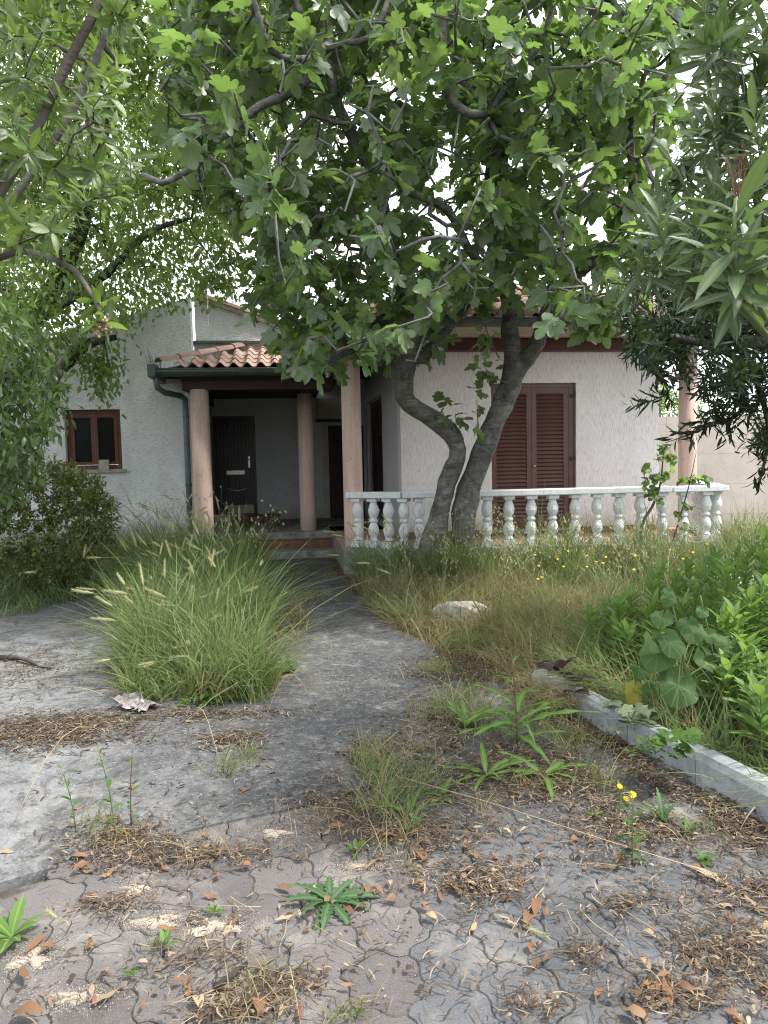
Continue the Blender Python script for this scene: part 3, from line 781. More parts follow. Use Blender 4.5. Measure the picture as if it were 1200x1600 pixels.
# entrance door: vertical boards, letter plate, handle, light kick plate
dr = empty('door', (0, 0, 0)); dr.parent = house
boxm('door_backing', dx0 + .002, dx1 - .002, 4.905, 4.95, dz0 + .001, dz1 - .001, M_door, dr)
nb = 11; bw = (dx1 - dx0 - .12) / nb
boxm('door_frame', dx0 + .001, dx0 + .058, 4.80, 4.90, dz0 + .001, dz1 - .002, M_door, house); boxm('door_frame', dx1 - .058, dx1 - .001, 4.80, 4.90, dz0 + .001, dz1 - .002, M_door, house)
boxm('door_frame', dx0 + .059, dx1 - .059, 4.80, 4.90, dz1 - .07, dz1 - .003, M_door, house)
bg_ = Geo(); bg_.box(0, bw - .007, 0, .03, 0, dz1 - dz0 - .08); bme = bg_.mesh('board'); bme.materials.append(M_door)
for i in range(nb):
    o = link(bpy.data.objects.new('board', bme), dr); o.location = (dx0 + .06 + i * bw, 4.84 + random.uniform(-.003, .003), dz0 + .005)
boxm('mail_slot', dx0 + .32, dx0 + .70, 4.822, 4.836, 1.32, 1.41, M_metal, dr, .006)
boxm('handle_plate', dx1 - .17, dx1 - .125, 4.822, 4.836, 1.46, 1.70, M_metal, dr, .004)
g = Geo(); g.tube([(dx1 - .147, 4.83, 1.62), (dx1 - .147, 4.77, 1.62), (dx1 - .25, 4.765, 1.62)], .011, 6); g.build('handle', M_metal, dr, True)
g = Geo(); g.lathe([(.0, .0), (.035, .0), (.04, .012), (.03, .02)], 0, 0, 14); k = g.build('peephole', M_door, dr, True); k.location = (dx0 + .37, 4.835, 2.36); k.rotation_euler = (pi / 2, 0, 0)
boxm('kick_plate', dx0 + .33, dx1 - .08, 4.82, 4.836, dz0 + .02, dz0 + .20, M_soffit, dr, .004)
g = Geo(); g.tube([(dx0 + .33 + .42 * t, 4.80, 1.04 - .05 * sin(pi * t)) for t in np.linspace(0, 1, 9)], .012, 6); g.build('pull_bar', M_metal, dr, True)
# wing window
wf = Geo(); fw = .075
wf.box(wx0, wx1, wy + .10, wy + .18, wz1 - fw, wz1); wf.box(wx0, wx1, wy + .10, wy + .18, wz0, wz0 + fw)
wf.box(wx0, wx0 + fw, wy + .10, wy + .18, wz0 + fw, wz1 - fw); wf.box(wx1 - fw, wx1, wy + .10, wy + .18, wz0 + fw, wz1 - fw)
win = wf.build('window', M_wframe, house); wm = (wx0 + wx1) / 2
for a, b in ((wx0 + fw, wm - .003), (wm + .003, wx1 - fw)):
    sg = Geo(); s_ = .05; y0, y1 = wy + .085, wy + .14
    sg.box(a, b, y0, y1, wz1 - fw - s_, wz1 - fw - .002); sg.box(a, b, y0, y1, wz0 + fw + .002, wz0 + fw + s_)
    sg.box(a, a + s_, y0, y1, wz0 + fw + s_, wz1 - fw - s_); sg.box(b - s_, b, y0, y1, wz0 + fw + s_, wz1 - fw - s_)
    sg.build('sash', M_wframe, win)
    boxm('pane', a + s_ - .004, b - s_ + .004, wy + .11, wy + .115, wz0 + fw + s_ - .004, wz1 - fw - s_ + .004, M_glass, win)
boxm('sill', wx0 - .06, wx1 + .06, wy - .05, wy + .09, wz0 - .05, wz0 - .002, M_stone, win)
tag(boxm('cardboard_piece', 0, .16, 0, .012, 0, .16, M_stone), 'pale square board leaning in the corner of the brown window', 'board')
o = bpy.data.objects['cardboard_piece']; o.location = tuple(HW_(wx0 + .5, wy - .02, wz0)); o.rotation_euler = (radians(-10), 0, YAW)
# air conditioner on the porch back wall
ac = empty('air_conditioner', HW_(-1.0, 4.6, 2.42), YAW, 'yellowed air conditioner unit on a bracket under the porch ceiling', 'air conditioner')
g = Geo(); g.box(-.02, .56, -.22, .10, 0, .42); g.build('casing', M_ac, ac)
for i in range(6): boxm('grille_slat', .03, .52, -.235, -.222, .05 + i * .055, .08 + i * .055, M_ac, ac)
boxm('bracket', -.05, .62, -.25, .14, -.045, -.004, M_black, ac)
# white painted side door trim and dark door beside it at the end of the porch
boxm('door_frame', -.92, -.80, 4.70, 4.748, FL, 2.35, M_soffit, house); boxm('side_door', -.79, -.06, 4.715, 4.747, FL, 2.3, M_darkwood, house)

# porch floor and steps
boxm('porch_floor', -3.3, -.02, 1.75, 4.74, .0, FL, M_plinth, house)
boxm('step', -2.75, -1.85, 4.25, 4.735, FL + .002, .488, M_step, house)
boxm('step', -2.6, -.3, 1.38, 1.745, .0, .26, M_step, house, .01); boxm('step', -2.5, -.3, 1.0, 1.378, .0, .13, M_plinth, house, .01)

# terrace, plinth and balustrade
Pw = [P(545, 770, 9.95), P(640, 770, 9.55), P(1122, 758, 9.75), P(1085, 758, 11.6)]
Pw = [np.array([p[0], p[1], 0]) for p in Pw]
wall_l = HW_(0, 0); wall_r = HW_(4.04, 0)
tpoly = [HW_(-.95, -.9), Pw[1] + E2 * .0, Pw[2], Pw[3], HW_(4.5, .6), HW_(4.045, .6), HW_(4.045, -.004), HW_(-.01, -.004), HW_(-.01, 2.6), HW_(-.95, 2.6)]
g = Geo(); g.prism([(p[0], p[1]) for p in tpoly][:6] + [(p[0], p[1]) for p in tpoly[6:]], -.05, FL - .02)
tag(g.build('terrace', M_plinth), kind='structure')
g = Geo(); ins = [(p[0], p[1]) for p in tpoly]; g.prism(ins, FL - .018, FL); tag(g.build('terrace_floor', M_terr), kind='structure')
bal = empty('balustrade', Pw[1], 0, 'white flaking stone balustrade with turned balusters along the terrace', 'balustrade')
def off(p): return np.asarray(p) - Pw[1]
RZ0, RZ1 = 1.055, 1.135
def strip(A, B, w, z0, z1, name, mat):
    A, B = off(A), off(B); d = unit(B - A); q = np.array([-d[1], d[0], 0]) * w / 2
    g = Geo(); g.prism([tuple((A + q)[:2]), tuple((A - q)[:2]), tuple((B - q)[:2]), tuple((B + q)[:2])], z0, z1)
    o = g.build(name, mat, bal); m = o.modifiers.new('bevel', 'BEVEL'); m.width = .012; m.segments = 2; return o
d01, d12, d23 = unit(Pw[1] - Pw[0]), unit(Pw[2] - Pw[1]), unit(Pw[3] - Pw[2])
mid = Pw[1] + (Pw[2] - Pw[1]) * .84
strip(Pw[0], Pw[1] - d01 * .09, .21, RZ0, RZ1, 'handrail', M_balu); strip(Pw[1] - d12 * .10, mid - d12 * .003, .21, RZ0 + .002, RZ1 + .002, 'handrail', M_balu)
strip(mid + d12 * .003, Pw[2] + d12 * .1, .215, RZ0, RZ1 - .004, 'handrail', M_balu); strip(Pw[2] + d23 * .115, Pw[3], .21, RZ0, RZ1, 'handrail', M_balu)
for a_, b_ in ((Pw[0], Pw[1]), (Pw[1] + d12 * .0, Pw[2]), (Pw[2] + d23 * .13, Pw[3])): strip(a_ + .002, b_, .26, .0, FL + .03 + (.002 if a_ is Pw[0] else 0), 'plinth', M_plinth)
bp = [(.075, .0), (.075, .085), (.062, .09), (.052, .115), (.045, .135), (.062, .17), (.072, .21), (.070, .25), (.055, .30), (.040, .325), (.058, .345), (.058, .365), (.040, .385),
      (.060, .42), (.074, .47), (.072, .51), (.056, .56), (.042, .595), (.05, .615)]
hb = RZ0 - (FL + .03); sc_ = hb / .66
bgm = Geo(); bgm.box(-.075, .075, -.075, .075, 0, .08 * sc_); bgm.lathe([(r, z * sc_) for r, z in bp[2:]], 0, 0, 14); bgm.box(-.068, .068, -.068, .068, .615 * sc_, .66 * sc_)
bme = bgm.mesh('baluster', False); bme.materials.append(M_balu)
def balusters(A, B, n, t0=.5, skip=()):
    a = math.atan2((B - A)[1], (B - A)[0])
    for i in range(n):
        if i in skip: continue
        p = off(A + (B - A) * ((i + t0) / n)); o = link(bpy.data.objects.new('baluster', bme), bal)
        o.location = (p[0], p[1], FL + .03); o.rotation_euler = (random.uniform(-.015, .015), random.uniform(-.015, .015), a + random.uniform(-.05, .05))
balusters(Pw[0], Pw[1], 4, .6); balusters(Pw[1], Pw[2], 14, .42); balusters(Pw[2], Pw[3], 8, .55)

# concrete boundary wall at the right
bw_ = empty('boundary_wall', (7.5, 15, 0), radians(-4), 'tall beige board-marked concrete wall beyond the balustrade', 'wall')
for i in range(7): boxm('wall_panel', -4.2 + i * 2.5, -4.2 + i * 2.5 + 2.494, 0, .25, -.1, 2.32 + (i % 2) * .004, M_cwall, bw_)
# stone lumps
def rock(name, loc, s, label, seed, mat=M_stone, cat='stone'):
    r = np.random.default_rng(seed); g = Geo(); n = 12; A = []
    for i, th in enumerate(np.linspace(.02, pi - .02, 8)):
        A.append([((sin(th)) ** .6 * cos(a) * s[0] * (1 + r.normal(0, .08)), (sin(th)) ** .6 * sin(a) * s[1] * (1 + r.normal(0, .08)), np.sign(cos(th)) * abs(cos(th)) ** .6 * s[2]) for a in np.linspace(0, 2 * pi, n, endpoint=False)])
    g.grid(A, True); o = g.build(name, mat); o.location = loc; return tag(o, label, cat)
p = G(718, 972); rock('stone_block', (p[0], p[1], .07), (.26, .10, .13), 'pale rough stone half hidden in grass in front of the tree', 3)
p = P(1145, 917, 7.4); rock('stone_slab', (p[0], p[1], .26), (.22, .15, .06), 'pale flat stone glimpsed behind the leafy bed weeds', 4)

# ================================================================== TREES
def spline(pts, step=.10):
    pts = fix(pts); n = len(pts); out = []
    for i in range(n - 1):
        p0, p1, p2, p3 = pts[max(i - 1, 0)], pts[i], pts[i + 1], pts[min(i + 2, n - 1)]
        k = max(1, int(np.linalg.norm((p2 - p1)[:3]) / step))
        for q in range(k):
            t = q / k
            out.append(.5 * ((2 * p1) + (-p0 + p2) * t + (2 * p0 - 5 * p1 + 4 * p2 - p3) * t * t + (-p0 + 3 * p1 - 3 * p2 + p3) * t ** 3))
    out.append(pts[-1]); return np.array(out)
def inpoly(px, py, poly):
    c = np.zeros(len(px), bool); poly = fix(poly)
    for i in range(len(poly)):
        x1, y1 = poly[i]; x2, y2 = poly[i - 1]
        with np.errstate(divide='ignore', invalid='ignore'):
            c ^= ((y1 > py) != (y2 > py)) & (px < (x2 - x1) * (py - y1) / (y2 - y1 + 1e-12) + x1)
    return c
def region(poly, dmin, dmax, n, keep=None):
    """n points in a deep block of air seen under the given outline"""
    poly = fix(poly); lo, hi = poly.min(0), poly.max(0); out = []
    while len(out) < n:
        x = rng.uniform(lo[0], hi[0], 4 * n); y = rng.uniform(lo[1], hi[1], 4 * n)
        k = inpoly(x, y, poly)
        for a, b in zip(x[k], y[k]):
            q = P(a, b, rng.uniform(dmin, dmax))
            if keep is None or keep(a, b, q): out.append(q)
            if len(out) >= n: break
    return np.array(out[:n])

def grow(limbs, targets, tip_r=.006, pipe=2.4, wob=.16, up=.10, step=.13, maxd=9.0):
    """limbs: list of (points, radii); targets are joined to the nearest wood by crooked twigs"""
    pos, par, rad0, lid = [], [], [], []
    for li, (pts, rr) in enumerate(limbs):
        s = spline(np.column_stack([fix(pts), rr]), .09 if li < 99 else .2)
        parent = -1
        if pos:
            d = np.linalg.norm(np.array(pos) - s[0, :3], axis=1); k = int(d.argmin())
            if d[k] < .8: parent = k
        for q in s:
            pos.append(q[:3]); par.append(parent); rad0.append(q[3]); lid.append(li); parent = len(pos) - 1
    PO = np.zeros((len(pos) + len(targets) * 14, 3)); n = len(pos); PO[:n] = pos
    D0 = np.array([np.min(np.linalg.norm(PO[:n] - t, axis=1)) for t in targets])
    tips = []
    for ti in np.argsort(D0):
        t = targets[ti]; d = np.linalg.norm(PO[:n] - t, axis=1); k = int(d.argmin()); L = d[k]
        if L > maxd: continue
        m = min(12, max(1, int(L / step))); a = PO[k].copy()
        side = rng.normal(0, 1, 3) * wob * L; side2 = rng.normal(0, 1, 3) * wob * .5 * L
        p = k
        for q in range(1, m + 1):
            u = q / m
            x = a + (t - a) * u + side * sin(pi * u) + side2 * sin(2 * pi * u) + np.array([0, 0, -up * L * sin(pi * u)])
            if q < m: x = x + rng.normal(0, .012, 3)
            PO[n] = x; par.append(p); rad0.append(0); lid.append(-1); p = n; n += 1
        tips.append(p)
    PO = PO[:n]; acc = np.zeros(n); kids = [[] for _ in range(n)]
    for i in range(n - 1, -1, -1):
        if not kids[i]: acc[i] = tip_r ** pipe
        if par[i] >= 0: kids[par[i]].append(i); acc[par[i]] += acc[i]
    R = np.maximum(acc ** (1 / pipe), np.array(rad0))
    L_ = np.array(rad0) > 0
    R[L_] = np.array(rad0)[L_]
    for i in range(n):                                     # a twig is never thicker than what carries it
        if par[i] >= 0: R[i] = min(R[i], R[par[i]] * (1.0 if lid[i] == lid[par[i]] else .8))
    return dict(pos=PO, par=par, rad=R, lid=lid, kids=kids, tips=tips)

def wood(T, mat, parent, base, nb=40, thick=.022, mat2=None, names=('trunk', 'branch'), trunk_limbs=(0,), bump=.07):
    """limbs and the stout side branches become parts, the rest one part of fine twigs"""
    pos, par, rad, kids, lid = T['pos'], T['par'], T['rad'], T['kids'], T['lid']
    chains = []; stack = [i for i in range(len(pos)) if par[i] < 0]; start = {i: -1 for i in stack}
    while stack:
        i = stack.pop(); ch = [start[i]] if start[i] >= 0 else []; j = i
        while True:
            ch.append(j)
            if not kids[j]: break
            same = [k for k in kids[j] if lid[k] == lid[j] and lid[j] >= 0]
            m = same[0] if same else max(kids[j], key=lambda k: rad[k])
            for k in kids[j]:
                if k != m: start[k] = j; stack.append(k)
            j = m
        if len(ch) > 1: chains.append(ch)
    info = []
    for ch in chains:
        r = rad[ch].copy(); 
        if par[ch[0]] >= 0 or len(ch) > 2: r[0] = min(r[0], r[1] * 1.25)
        info.append((lid[ch[1]], float(r.mean() * len(ch)), ch, r))
    info.sort(key=lambda q: (-(q[0] >= 0), -q[1])); tw = Geo(); parts = 0
    for li, sc, ch, r in info:
        p = pos[ch] - base; k = 14 if r.max() > .09 else 9 if r.max() > .035 else 5 if r.max() > .012 else 3
        if (li >= 0 or r.max() > thick) and parts < nb:
            gg = Geo(); gg.tube(p, r, max(k, 6), bump if r.max() > .05 else bump * .5)
            gg.build(names[0] if li in trunk_limbs else names[1], mat, parent, True); parts += 1
        else: tw.tube(p, r, k)
    if tw.V:
        o = tw.build('twigs', mat2 or mat, parent, True); o['kind'] = 'stuff'

def tip_dirs(T):
    pos, par = T['pos'], T['par']; t = np.array(T['tips'])
    d = []
    for i in t:
        j = par[i]; j2 = par[j] if j >= 0 and par[j] >= 0 else j
        d.append(pos[i] - pos[j2] if j2 >= 0 else np.array([0, 0, 1.]))
    return pos[t], unit(np.array(d))

def leaves(T_, name, tpls, mat, parent, base, pos, ydir, ndir, size, wsc=None, nparts=300, stuff='foliage', extra=None):
    """the nparts leaves that show largest are parts of their own; the rest one mesh"""
    M = frames(ydir, ndir, size, wsc); tid = rng.integers(0, len(tpls), len(pos))
    px, py, w = proj(pos); vis = (px > -20) & (px < 1220) & (py > -20) & (py < 1620) & (w > .2)
    face = np.abs((unit(pos - CAM) * unit(M[:, :, 2])).sum(1))
    sc = np.where(vis, size / np.maximum(w, .2) * (.35 + face), 0)
    idx = np.argsort(-sc)[:nparts]; sel = np.zeros(len(pos), bool); sel[idx] = sc[idx] > 0
    ms = [tmesh(t, name, mat) for t in tpls]
    for i in np.nonzero(sel)[0]: place(ms[tid[i]], name, parent, M[i], pos[i], base)
    gg = Geo()
    for k, t in enumerate(tpls):
        q = (~sel) & (tid == k); gg.inst(t, M[q], pos[q] - base)
    if gg.V:
        o = gg.build(stuff, mat, parent, True); o['kind'] = 'stuff'
    return M

def rnd_dirs(n, zbias=0.0, zs=1.0):
    v = rng.normal(0, 1, (n, 3)); v[:, 2] = v[:, 2] * zs + zbias; return unit(v)
UP = np.array([0, 0, 1.])

# ---------------------------------------------------------------- fig tree
FB = np.array([.80, 8.95, 0.10])
fig = empty('fig_tree', FB, 0, 'grey twin-trunked fig tree with big lobed leaves growing in front of the white balustrade', 'tree')
def PL(l): return [P(*q) for q in l]
limbs = [
 (PL([(722, 905, 9.0), (724, 860, 9.0), (724, 815, 9.0), (733, 765, 9.0), (757, 700, 8.95), (777, 650, 8.95), (796, 605, 8.9), (802, 570, 8.9), (797, 520, 8.85), (796, 480, 8.8), (788, 430, 8.6), (772, 350, 8.3), (766, 270, 8.0), (790, 180, 7.7), (802, 90, 7.5), (832, -20, 7.3)]),
  [.19, .162, .148, .142, .128, .127, .13, .115, .10, .095, .09, .075, .06, .05, .04, .025]),
 (PL([(664, 905, 8.95), (676, 850, 8.95), (688, 800, 8.95), (698, 755, 8.95), (714, 715, 8.9), (712, 690, 8.9), (690, 664, 8.8), (652, 640, 8.75), (632, 620, 8.7), (632, 588, 8.7), (640, 555, 8.6), (640, 500, 8.5), (626, 440, 8.3), (606, 365, 8.0), (590, 295, 7.7), (566, 240, 7.4), (530, 170, 7.2), (514, 90, 7.1), (510, -30, 7.0)]),
  [.17, .145, .118, .108, .112, .115, .115, .112, .122, .118, .11, .10, .09, .075, .07, .06, .055, .05, .035]),
 (PL([(806, 585, 8.9), (822, 560, 8.85), (840, 535, 8.8), (852, 495, 8.75), (870, 455, 8.7), (912, 420, 8.5), (962, 378, 8.2), (988, 300, 7.9), (985, 200, 7.6), (1010, 110, 7.4)]), [.10, .10, .095, .085, .075, .065, .055, .045, .035, .02]),
 (PL([(852, 495, 8.75), (880, 455, 8.6), (930, 436, 8.4), (1000, 428, 8.1), (1060, 400, 7.9)]), [.06, .05, .045, .035, .02]),
 (PL([(641, 560, 8.6), (658, 560, 8.6), (676, 545, 8.6), (695, 520, 8.6), (735, 470, 8.7), (760, 410, 8.9)]), [.075, .07, .06, .05, .04, .03]),
 (PL([(636, 560, 8.6), (600, 530, 8.3), (560, 545, 8.0), (520, 560, 7.8), (490, 585, 7.7), (452, 584, 7.6)]), [.05, .042, .035, .03, .026, .02]),
 (PL([(560, 540, 8.0), (520, 520, 7.8), (488, 535, 7.6), (470, 580, 7.5), (440, 592, 7.5)]), [.032, .028, .026, .022, .016]),
 (PL([(512, 112, 7.1), (497, 112, 7.0), (450, 145, 6.9), (397, 172, 6.8), (360, 205, 6.7), (325, 226, 6.6), (312, 255, 6.6), (252, 286, 6.5), (222, 272, 6.5)]), [.045, .043, .04, .038, .036, .034, .03, .026, .016]),
 (PL([(606, 365, 8.0), (550, 330, 7.6), (495, 335, 7.3), (485, 350, 7.2), (440, 362, 7.0), (375, 362, 6.9), (320, 372, 6.8), (262, 374, 6.7)]), [.05, .042, .036, .034, .03, .026, .022, .014]),
 (PL([(504, 75, 7.0), (490, 90, 6.8), (440, 90, 6.6), (415, 60, 6.5), (400, 10, 6.5), (385, -40, 6.5)]), [.035, .032, .03, .026, .022, .018]),
 (PL([(515, 75, 7.0), (540, 68, 6.9), (575, 60, 6.8), (600, 20, 6.8), (612, -30, 6.8)]), [.035, .032, .03, .026, .02]),
 (PL([(768, 270, 8.0), (790, 235, 7.5), (762, 182, 7.0), (735, 178, 6.8), (705, 158, 6.7), (692, 120, 6.6), (693, 60, 6.6), (700, 0, 6.6), (715, -50, 6.6)]), [.055, .05, .045, .04, .036, .032, .03, .026, .02]),
 (PL([(764, 180, 7.0), (790, 135, 6.9), (822, 100, 6.8), (848, 60, 6.7), (870, -10, 6.7)]), [.04, .036, .03, .026, .02]),
 (PL([(772, 350, 8.3), (830, 290, 8.2), (895, 205, 8.2), (935, 140, 8.2), (970, 75, 8.2), (1010, 10, 8.2)]), [.065, .06, .055, .05, .045, .03]),
 (PL([(895, 205, 8.2), (960, 215, 7.6), (1005, 222, 7.2), (1050, 240, 7.0)]), [.04, .035, .03, .02]),
 (PL([(790, 430, 8.6), (740, 400, 8.0), (700, 330, 7.5), (640, 300, 7.0), (600, 270, 6.6)]), [.05, .045, .04, .035, .02]),
 (PL([(796, 480, 8.8), (860, 400, 9.3), (930, 330, 9.7), (980, 250, 10)]), [.06, .05, .04, .03]),
 (PL([(626, 440, 8.3), (560, 400, 8.8), (480, 330, 9.2), (420, 250, 9.5), (380, 150, 9.6)]), [.06, .05, .045, .04, .03]),
]
fig_poly = [(255, 50), (230, -320), (1120, -320), (1090, 60), (1075, 200), (1050, 320), (1020, 415), (985, 480), (950, 520), (905, 540), (872, 500), (835, 470), (800, 470), (750, 475), (722, 470), (700, 515), (672, 565),
            (645, 580), (615, 575), (585, 555), (555, 560), (520, 580), (470, 590), (432, 565), (400, 515), (372, 455), (380, 405), (420, 372), (395, 340), (330, 330), (300, 260), (255, 200)]
gaps = [((600, 115), 22), ((390, 400), 22), ((455, 372), 16), ((480, 255), 22), ((735, 385), 20), ((935, 330), 24), ((560, 30), 14), ((905, 270), 16), ((1010, 330), 18), ((690, 290), 10), ((330, 430), 30), ((640, 190), 14), ((860, 250), 14), ((780, 60), 12)]
def fk(x, y, q):
    for (a, b), r in gaps:
        if (x - a) ** 2 + (y - b) ** 2 < r * r: return False
    return (q[0] - .5) ** 2 / 13 + (q[1] - 8.3) ** 2 / 8.5 + (q[2] - 4.0) ** 2 / 14 < 1
tg = np.concatenate([region(fig_poly, 6.9, 10.6, 1350, fk), region(fig_poly, 5.9, 7.2, 190, fk)])
bare = np.concatenate([region([(240, 60), (620, -40), (660, 180), (560, 330), (400, 360), (250, 300)], 6.2, 8.0, 130), region(fig_poly, 6.2, 8.5, 150, fk)])
TF = grow(limbs, np.concatenate([tg, bare]), .0105, 2.75, .22, .13)
wood(TF, M_figbark, fig, FB, 80, .030, M_figtwig, trunk_limbs=(0, 1))
tp_, td_ = tip_dirs(TF)
nb_ = np.array([np.min(np.linalg.norm(bare - q, axis=1)) > .03 for q in tp_]); tp_, td_ = tp_[nb_], td_[nb_]
def clusters(tp, td, n, spread, back=.12):
    """n leaves round every twig end"""
    k = len(tp); a = np.repeat(np.arange(k), n); d = td[a]
    p = tp[a] - d * rng.uniform(0, back, (k * n, 1))
    y = unit(d * rng.uniform(.1, .8, (k * n, 1)) + rnd_dirs(k * n) * spread)
    return p, y
lp, ly = clusters(tp_, td_, 5, 1.0, .16)
ly = unit(ly + np.array([0, 0, -.2])); ln = unit(np.array([0, 0, 1.]) + rng.normal(0, .55, (len(lp), 3)) + np.array([0, -.15, 0]))
sz = rng.uniform(.12, .235, len(lp)) * np.where(rng.random(len(lp)) < .2, .6, 1)
ft = [leaf_fig(l, d, .2, s) for l, d, s in ((.0, .15, 1), (.6, .3, 2), (.95, .2, 3), (.3, .5, 4), (.7, .65, 5), (-.2, .25, 6))]
tip_ok = np.ones(len(lp), bool); _px, _py, _w = proj(lp)
for (a, b), r in gaps: tip_ok &= (_px - a) ** 2 + (_py - b) ** 2 > (r * .8) ** 2
lp, ly, ln, sz = lp[tip_ok], ly[tip_ok], ln[tip_ok], sz[tip_ok]
leaves(TF, 'leaf', ft, L_fig, fig, FB, lp, ly, ln, sz)
# shoots on the trunks and single drooping sprays
sh = []
for (x, y, d) in ((700, 655, 8.7), (690, 640, 8.7), (712, 650, 8.7), (750, 600, 8.75), (755, 580, 8.8), (748, 630, 8.75), (772, 560, 8.8), (765, 590, 8.8), (740, 655, 8.7), (758, 520, 8.6), (760, 540, 8.6), (752, 500, 8.6)):
    for _ in range(4): sh.append(P(x + rng.normal(0, 9), y + rng.normal(0, 9), d + rng.normal(0, .06)))
sh = np.array(sh)
g = Geo()
for (x0, y0, x1, y1, d) in ((705, 690, 690, 640, 8.75), (750, 690, 745, 625, 8.8), (795, 600, 758, 575, 8.8), (780, 560, 755, 500, 8.75), (712, 690, 712, 645, 8.8)):
    a, b = P(x0, y0, d), P(x1, y1, d); g.tube([a - FB, (a + b) / 2 - FB + rng.normal(0, .02, 3), b - FB], [.010, .007, .004], 5)
g.build('shoot', M_figtwig, fig, True)
leaves(None, 'leaf', ft, L_fig, fig, FB, sh, rnd_dirs(len(sh), -.1), unit(UP + rng.normal(0, .5, (len(sh), 3))), rng.uniform(.09, .17, len(sh)), None, 48, 'foliage')
fgm = Geo(); fgm.lathe([(.002, -.035), (.018, -.03), (.027, -.01), (.025, .008), (.014, .026), (.006, .04)], 0, 0, 10); fgme = fgm.mesh('fig_fruit', True); fgme.materials.append(m_plain('green_fig', (.045, .085, .03), .5, .3, .2, 20, .05))
for (x, y) in ((706, 247), (738, 264), (761, 339), (815, 331), (876, 345)):
    o = link(bpy.data.objects.new('fig_fruit', fgme), fig); o.location = tuple(P(x, y, 6.6) - FB); o.rotation_euler = (.3, .2, 0)

# ---------------------------------------------------------------- light green tree behind, at the left
LB = np.array([-6.0, 10.3, 0])
ltree = empty('box_elder_tree', LB, 0, 'light green small-leaved tree with a dark leaning trunk in front of the left wing', 'tree')
limbs = [
 ([LB - np.array([0, 0, .1]), LB + np.array([0.15, 0, 1.2]), P(70, 650, 10.0), P(78, 600, 10.0), P(100, 572, 10.0), P(130, 542, 9.9), P(150, 533, 9.8), P(182, 527, 9.8)], [.16, .14, .11, .10, .085, .075, .06, .035]),
 ([LB + np.array([-.05, .05, .9]), P(0, 560, 10.6), P(40, 505, 10.6), P(90, 440, 10.5), P(125, 360, 10.4), P(150, 240, 10.2), P(180, 100, 10.0), P(230, -60, 9.8)], [.15, .14, .13, .12, .11, .09, .07, .05]),
 (PL([(60, 500, 10.6), (120, 460, 10.3), (175, 420, 10.0), (230, 365, 9.7), (300, 340, 9.4)]), [.075, .065, .055, .04, .02]),
 (PL([(125, 360, 10.4), (210, 325, 10.2), (290, 300, 10.0), (350, 250, 10)]), [.08, .06, .045, .025]),
 (PL([(150, 240, 10.2), (220, 160, 10.4), (290, 60, 10.6), (370, -60, 10.8)]), [.07, .055, .045, .03]),
 (PL([(180, 100, 10.0), (320, 60, 11), (470, 30, 11.6), (600, 10, 12)]), [.05, .045, .035, .02]),
 (PL([(20, 540, 10.6), (-40, 480, 10.2), (-90, 420, 9.8)]), [.09, .07, .05]),
]
lt_poly = [(-160, -320), (480, -320), (620, -150), (660, 40), (560, 130), (420, 190), (380, 290), (385, 380), (385, 440), (345, 475), (300, 478), (262, 500), (245, 528), (200, 535), (175, 520), (120, 520), (85, 560), (40, 590), (-160, 600)]
lgaps = [((340, 470), 14), ((150, 340), 16), ((240, 380), 18), ((100, 385), 14), ((185, 120), 10), ((265, 205), 12), ((60, 470), 16), ((110, 490), 14), ((360, 440), 12)]
def lk(x, y, q):
    for (a, b), r in lgaps:
        if (x - a) ** 2 + (y - b) ** 2 < r * r: return False
    return True
tg = np.concatenate([region(lt_poly, 8.6, 13.5, 1900, lk), region([(120, 575), (135, 540), (170, 560), (175, 600), (150, 625)], 9.3, 9.8, 10)])
TL = grow(limbs, tg, .004, 2.3, .14, -.05)
wood(TL, M_darkbark, ltree, LB, 45, .03, trunk_limbs=(0, 1))
tp_, td_ = tip_dirs(TL); td_ = unit(td_ + np.array([0, 0, -.35]))
lp, ly = clusters(tp_, td_, 42, .85, .50); lp = lp + rng.normal(0, .12, lp.shape)
ly = unit(ly + np.array([0, 0, -.45])); ln = unit(UP + rng.normal(0, .55, (len(lp), 3)))
et = [leaf_simple(.46, 3, .25, .25, .35), leaf_simple(.55, 3, .15, .3, .4), leaf_simple(.38, 3, .3, .15, .35)]
leaves(TL, 'leaf', et, L_elm, ltree, LB, lp, ly, ln, rng.uniform(.06, .125, len(lp)), None, 300)

# ---------------------------------------------------------------- drooping glossy shrub tree at the left edge
HB = np.array([-4.7, 7.2, 0.05])
htree = empty('drooping_shrub', HB, 0, 'tall drooping shrub of glossy mid green leaves hanging down the left side', 'shrub')
limbs = [([HB - np.array([0, 0, .1]), HB + np.array([-.1, .05, 1.2]), HB + np.array([.05, .1, 2.4]), HB + np.array([.2, .2, 3.4])], [.07, .06, .05, .03]),
         ([HB + np.array([.05, 0, .1]), HB + np.array([.4, -.1, 1.2]), HB + np.array([.7, 0, 2.2])], [.05, .04, .02])]
tg = region([(-170, 440), (60, 500), (95, 560), (118, 620), (112, 665), (95, 705), (60, 760), (25, 810), (-170, 840)], 6.4, 8.4, 420)
TH = grow(limbs, tg, .004, 2.3, .14, -.2)
wood(TH, M_darkbark, htree, HB, 12, .02)
tp_, td_ = tip_dirs(TH); td_ = unit(td_ + np.array([0, 0, -.8]))
lp, ly = clusters(tp_, td_, 13, .8, .34); lp = lp + rng.normal(0, .05, lp.shape)
ly = unit(ly + np.array([0, 0, -.6])); ln = unit(UP + np.array([0, -.5, 0]) + rng.normal(0, .5, (len(lp), 3)))
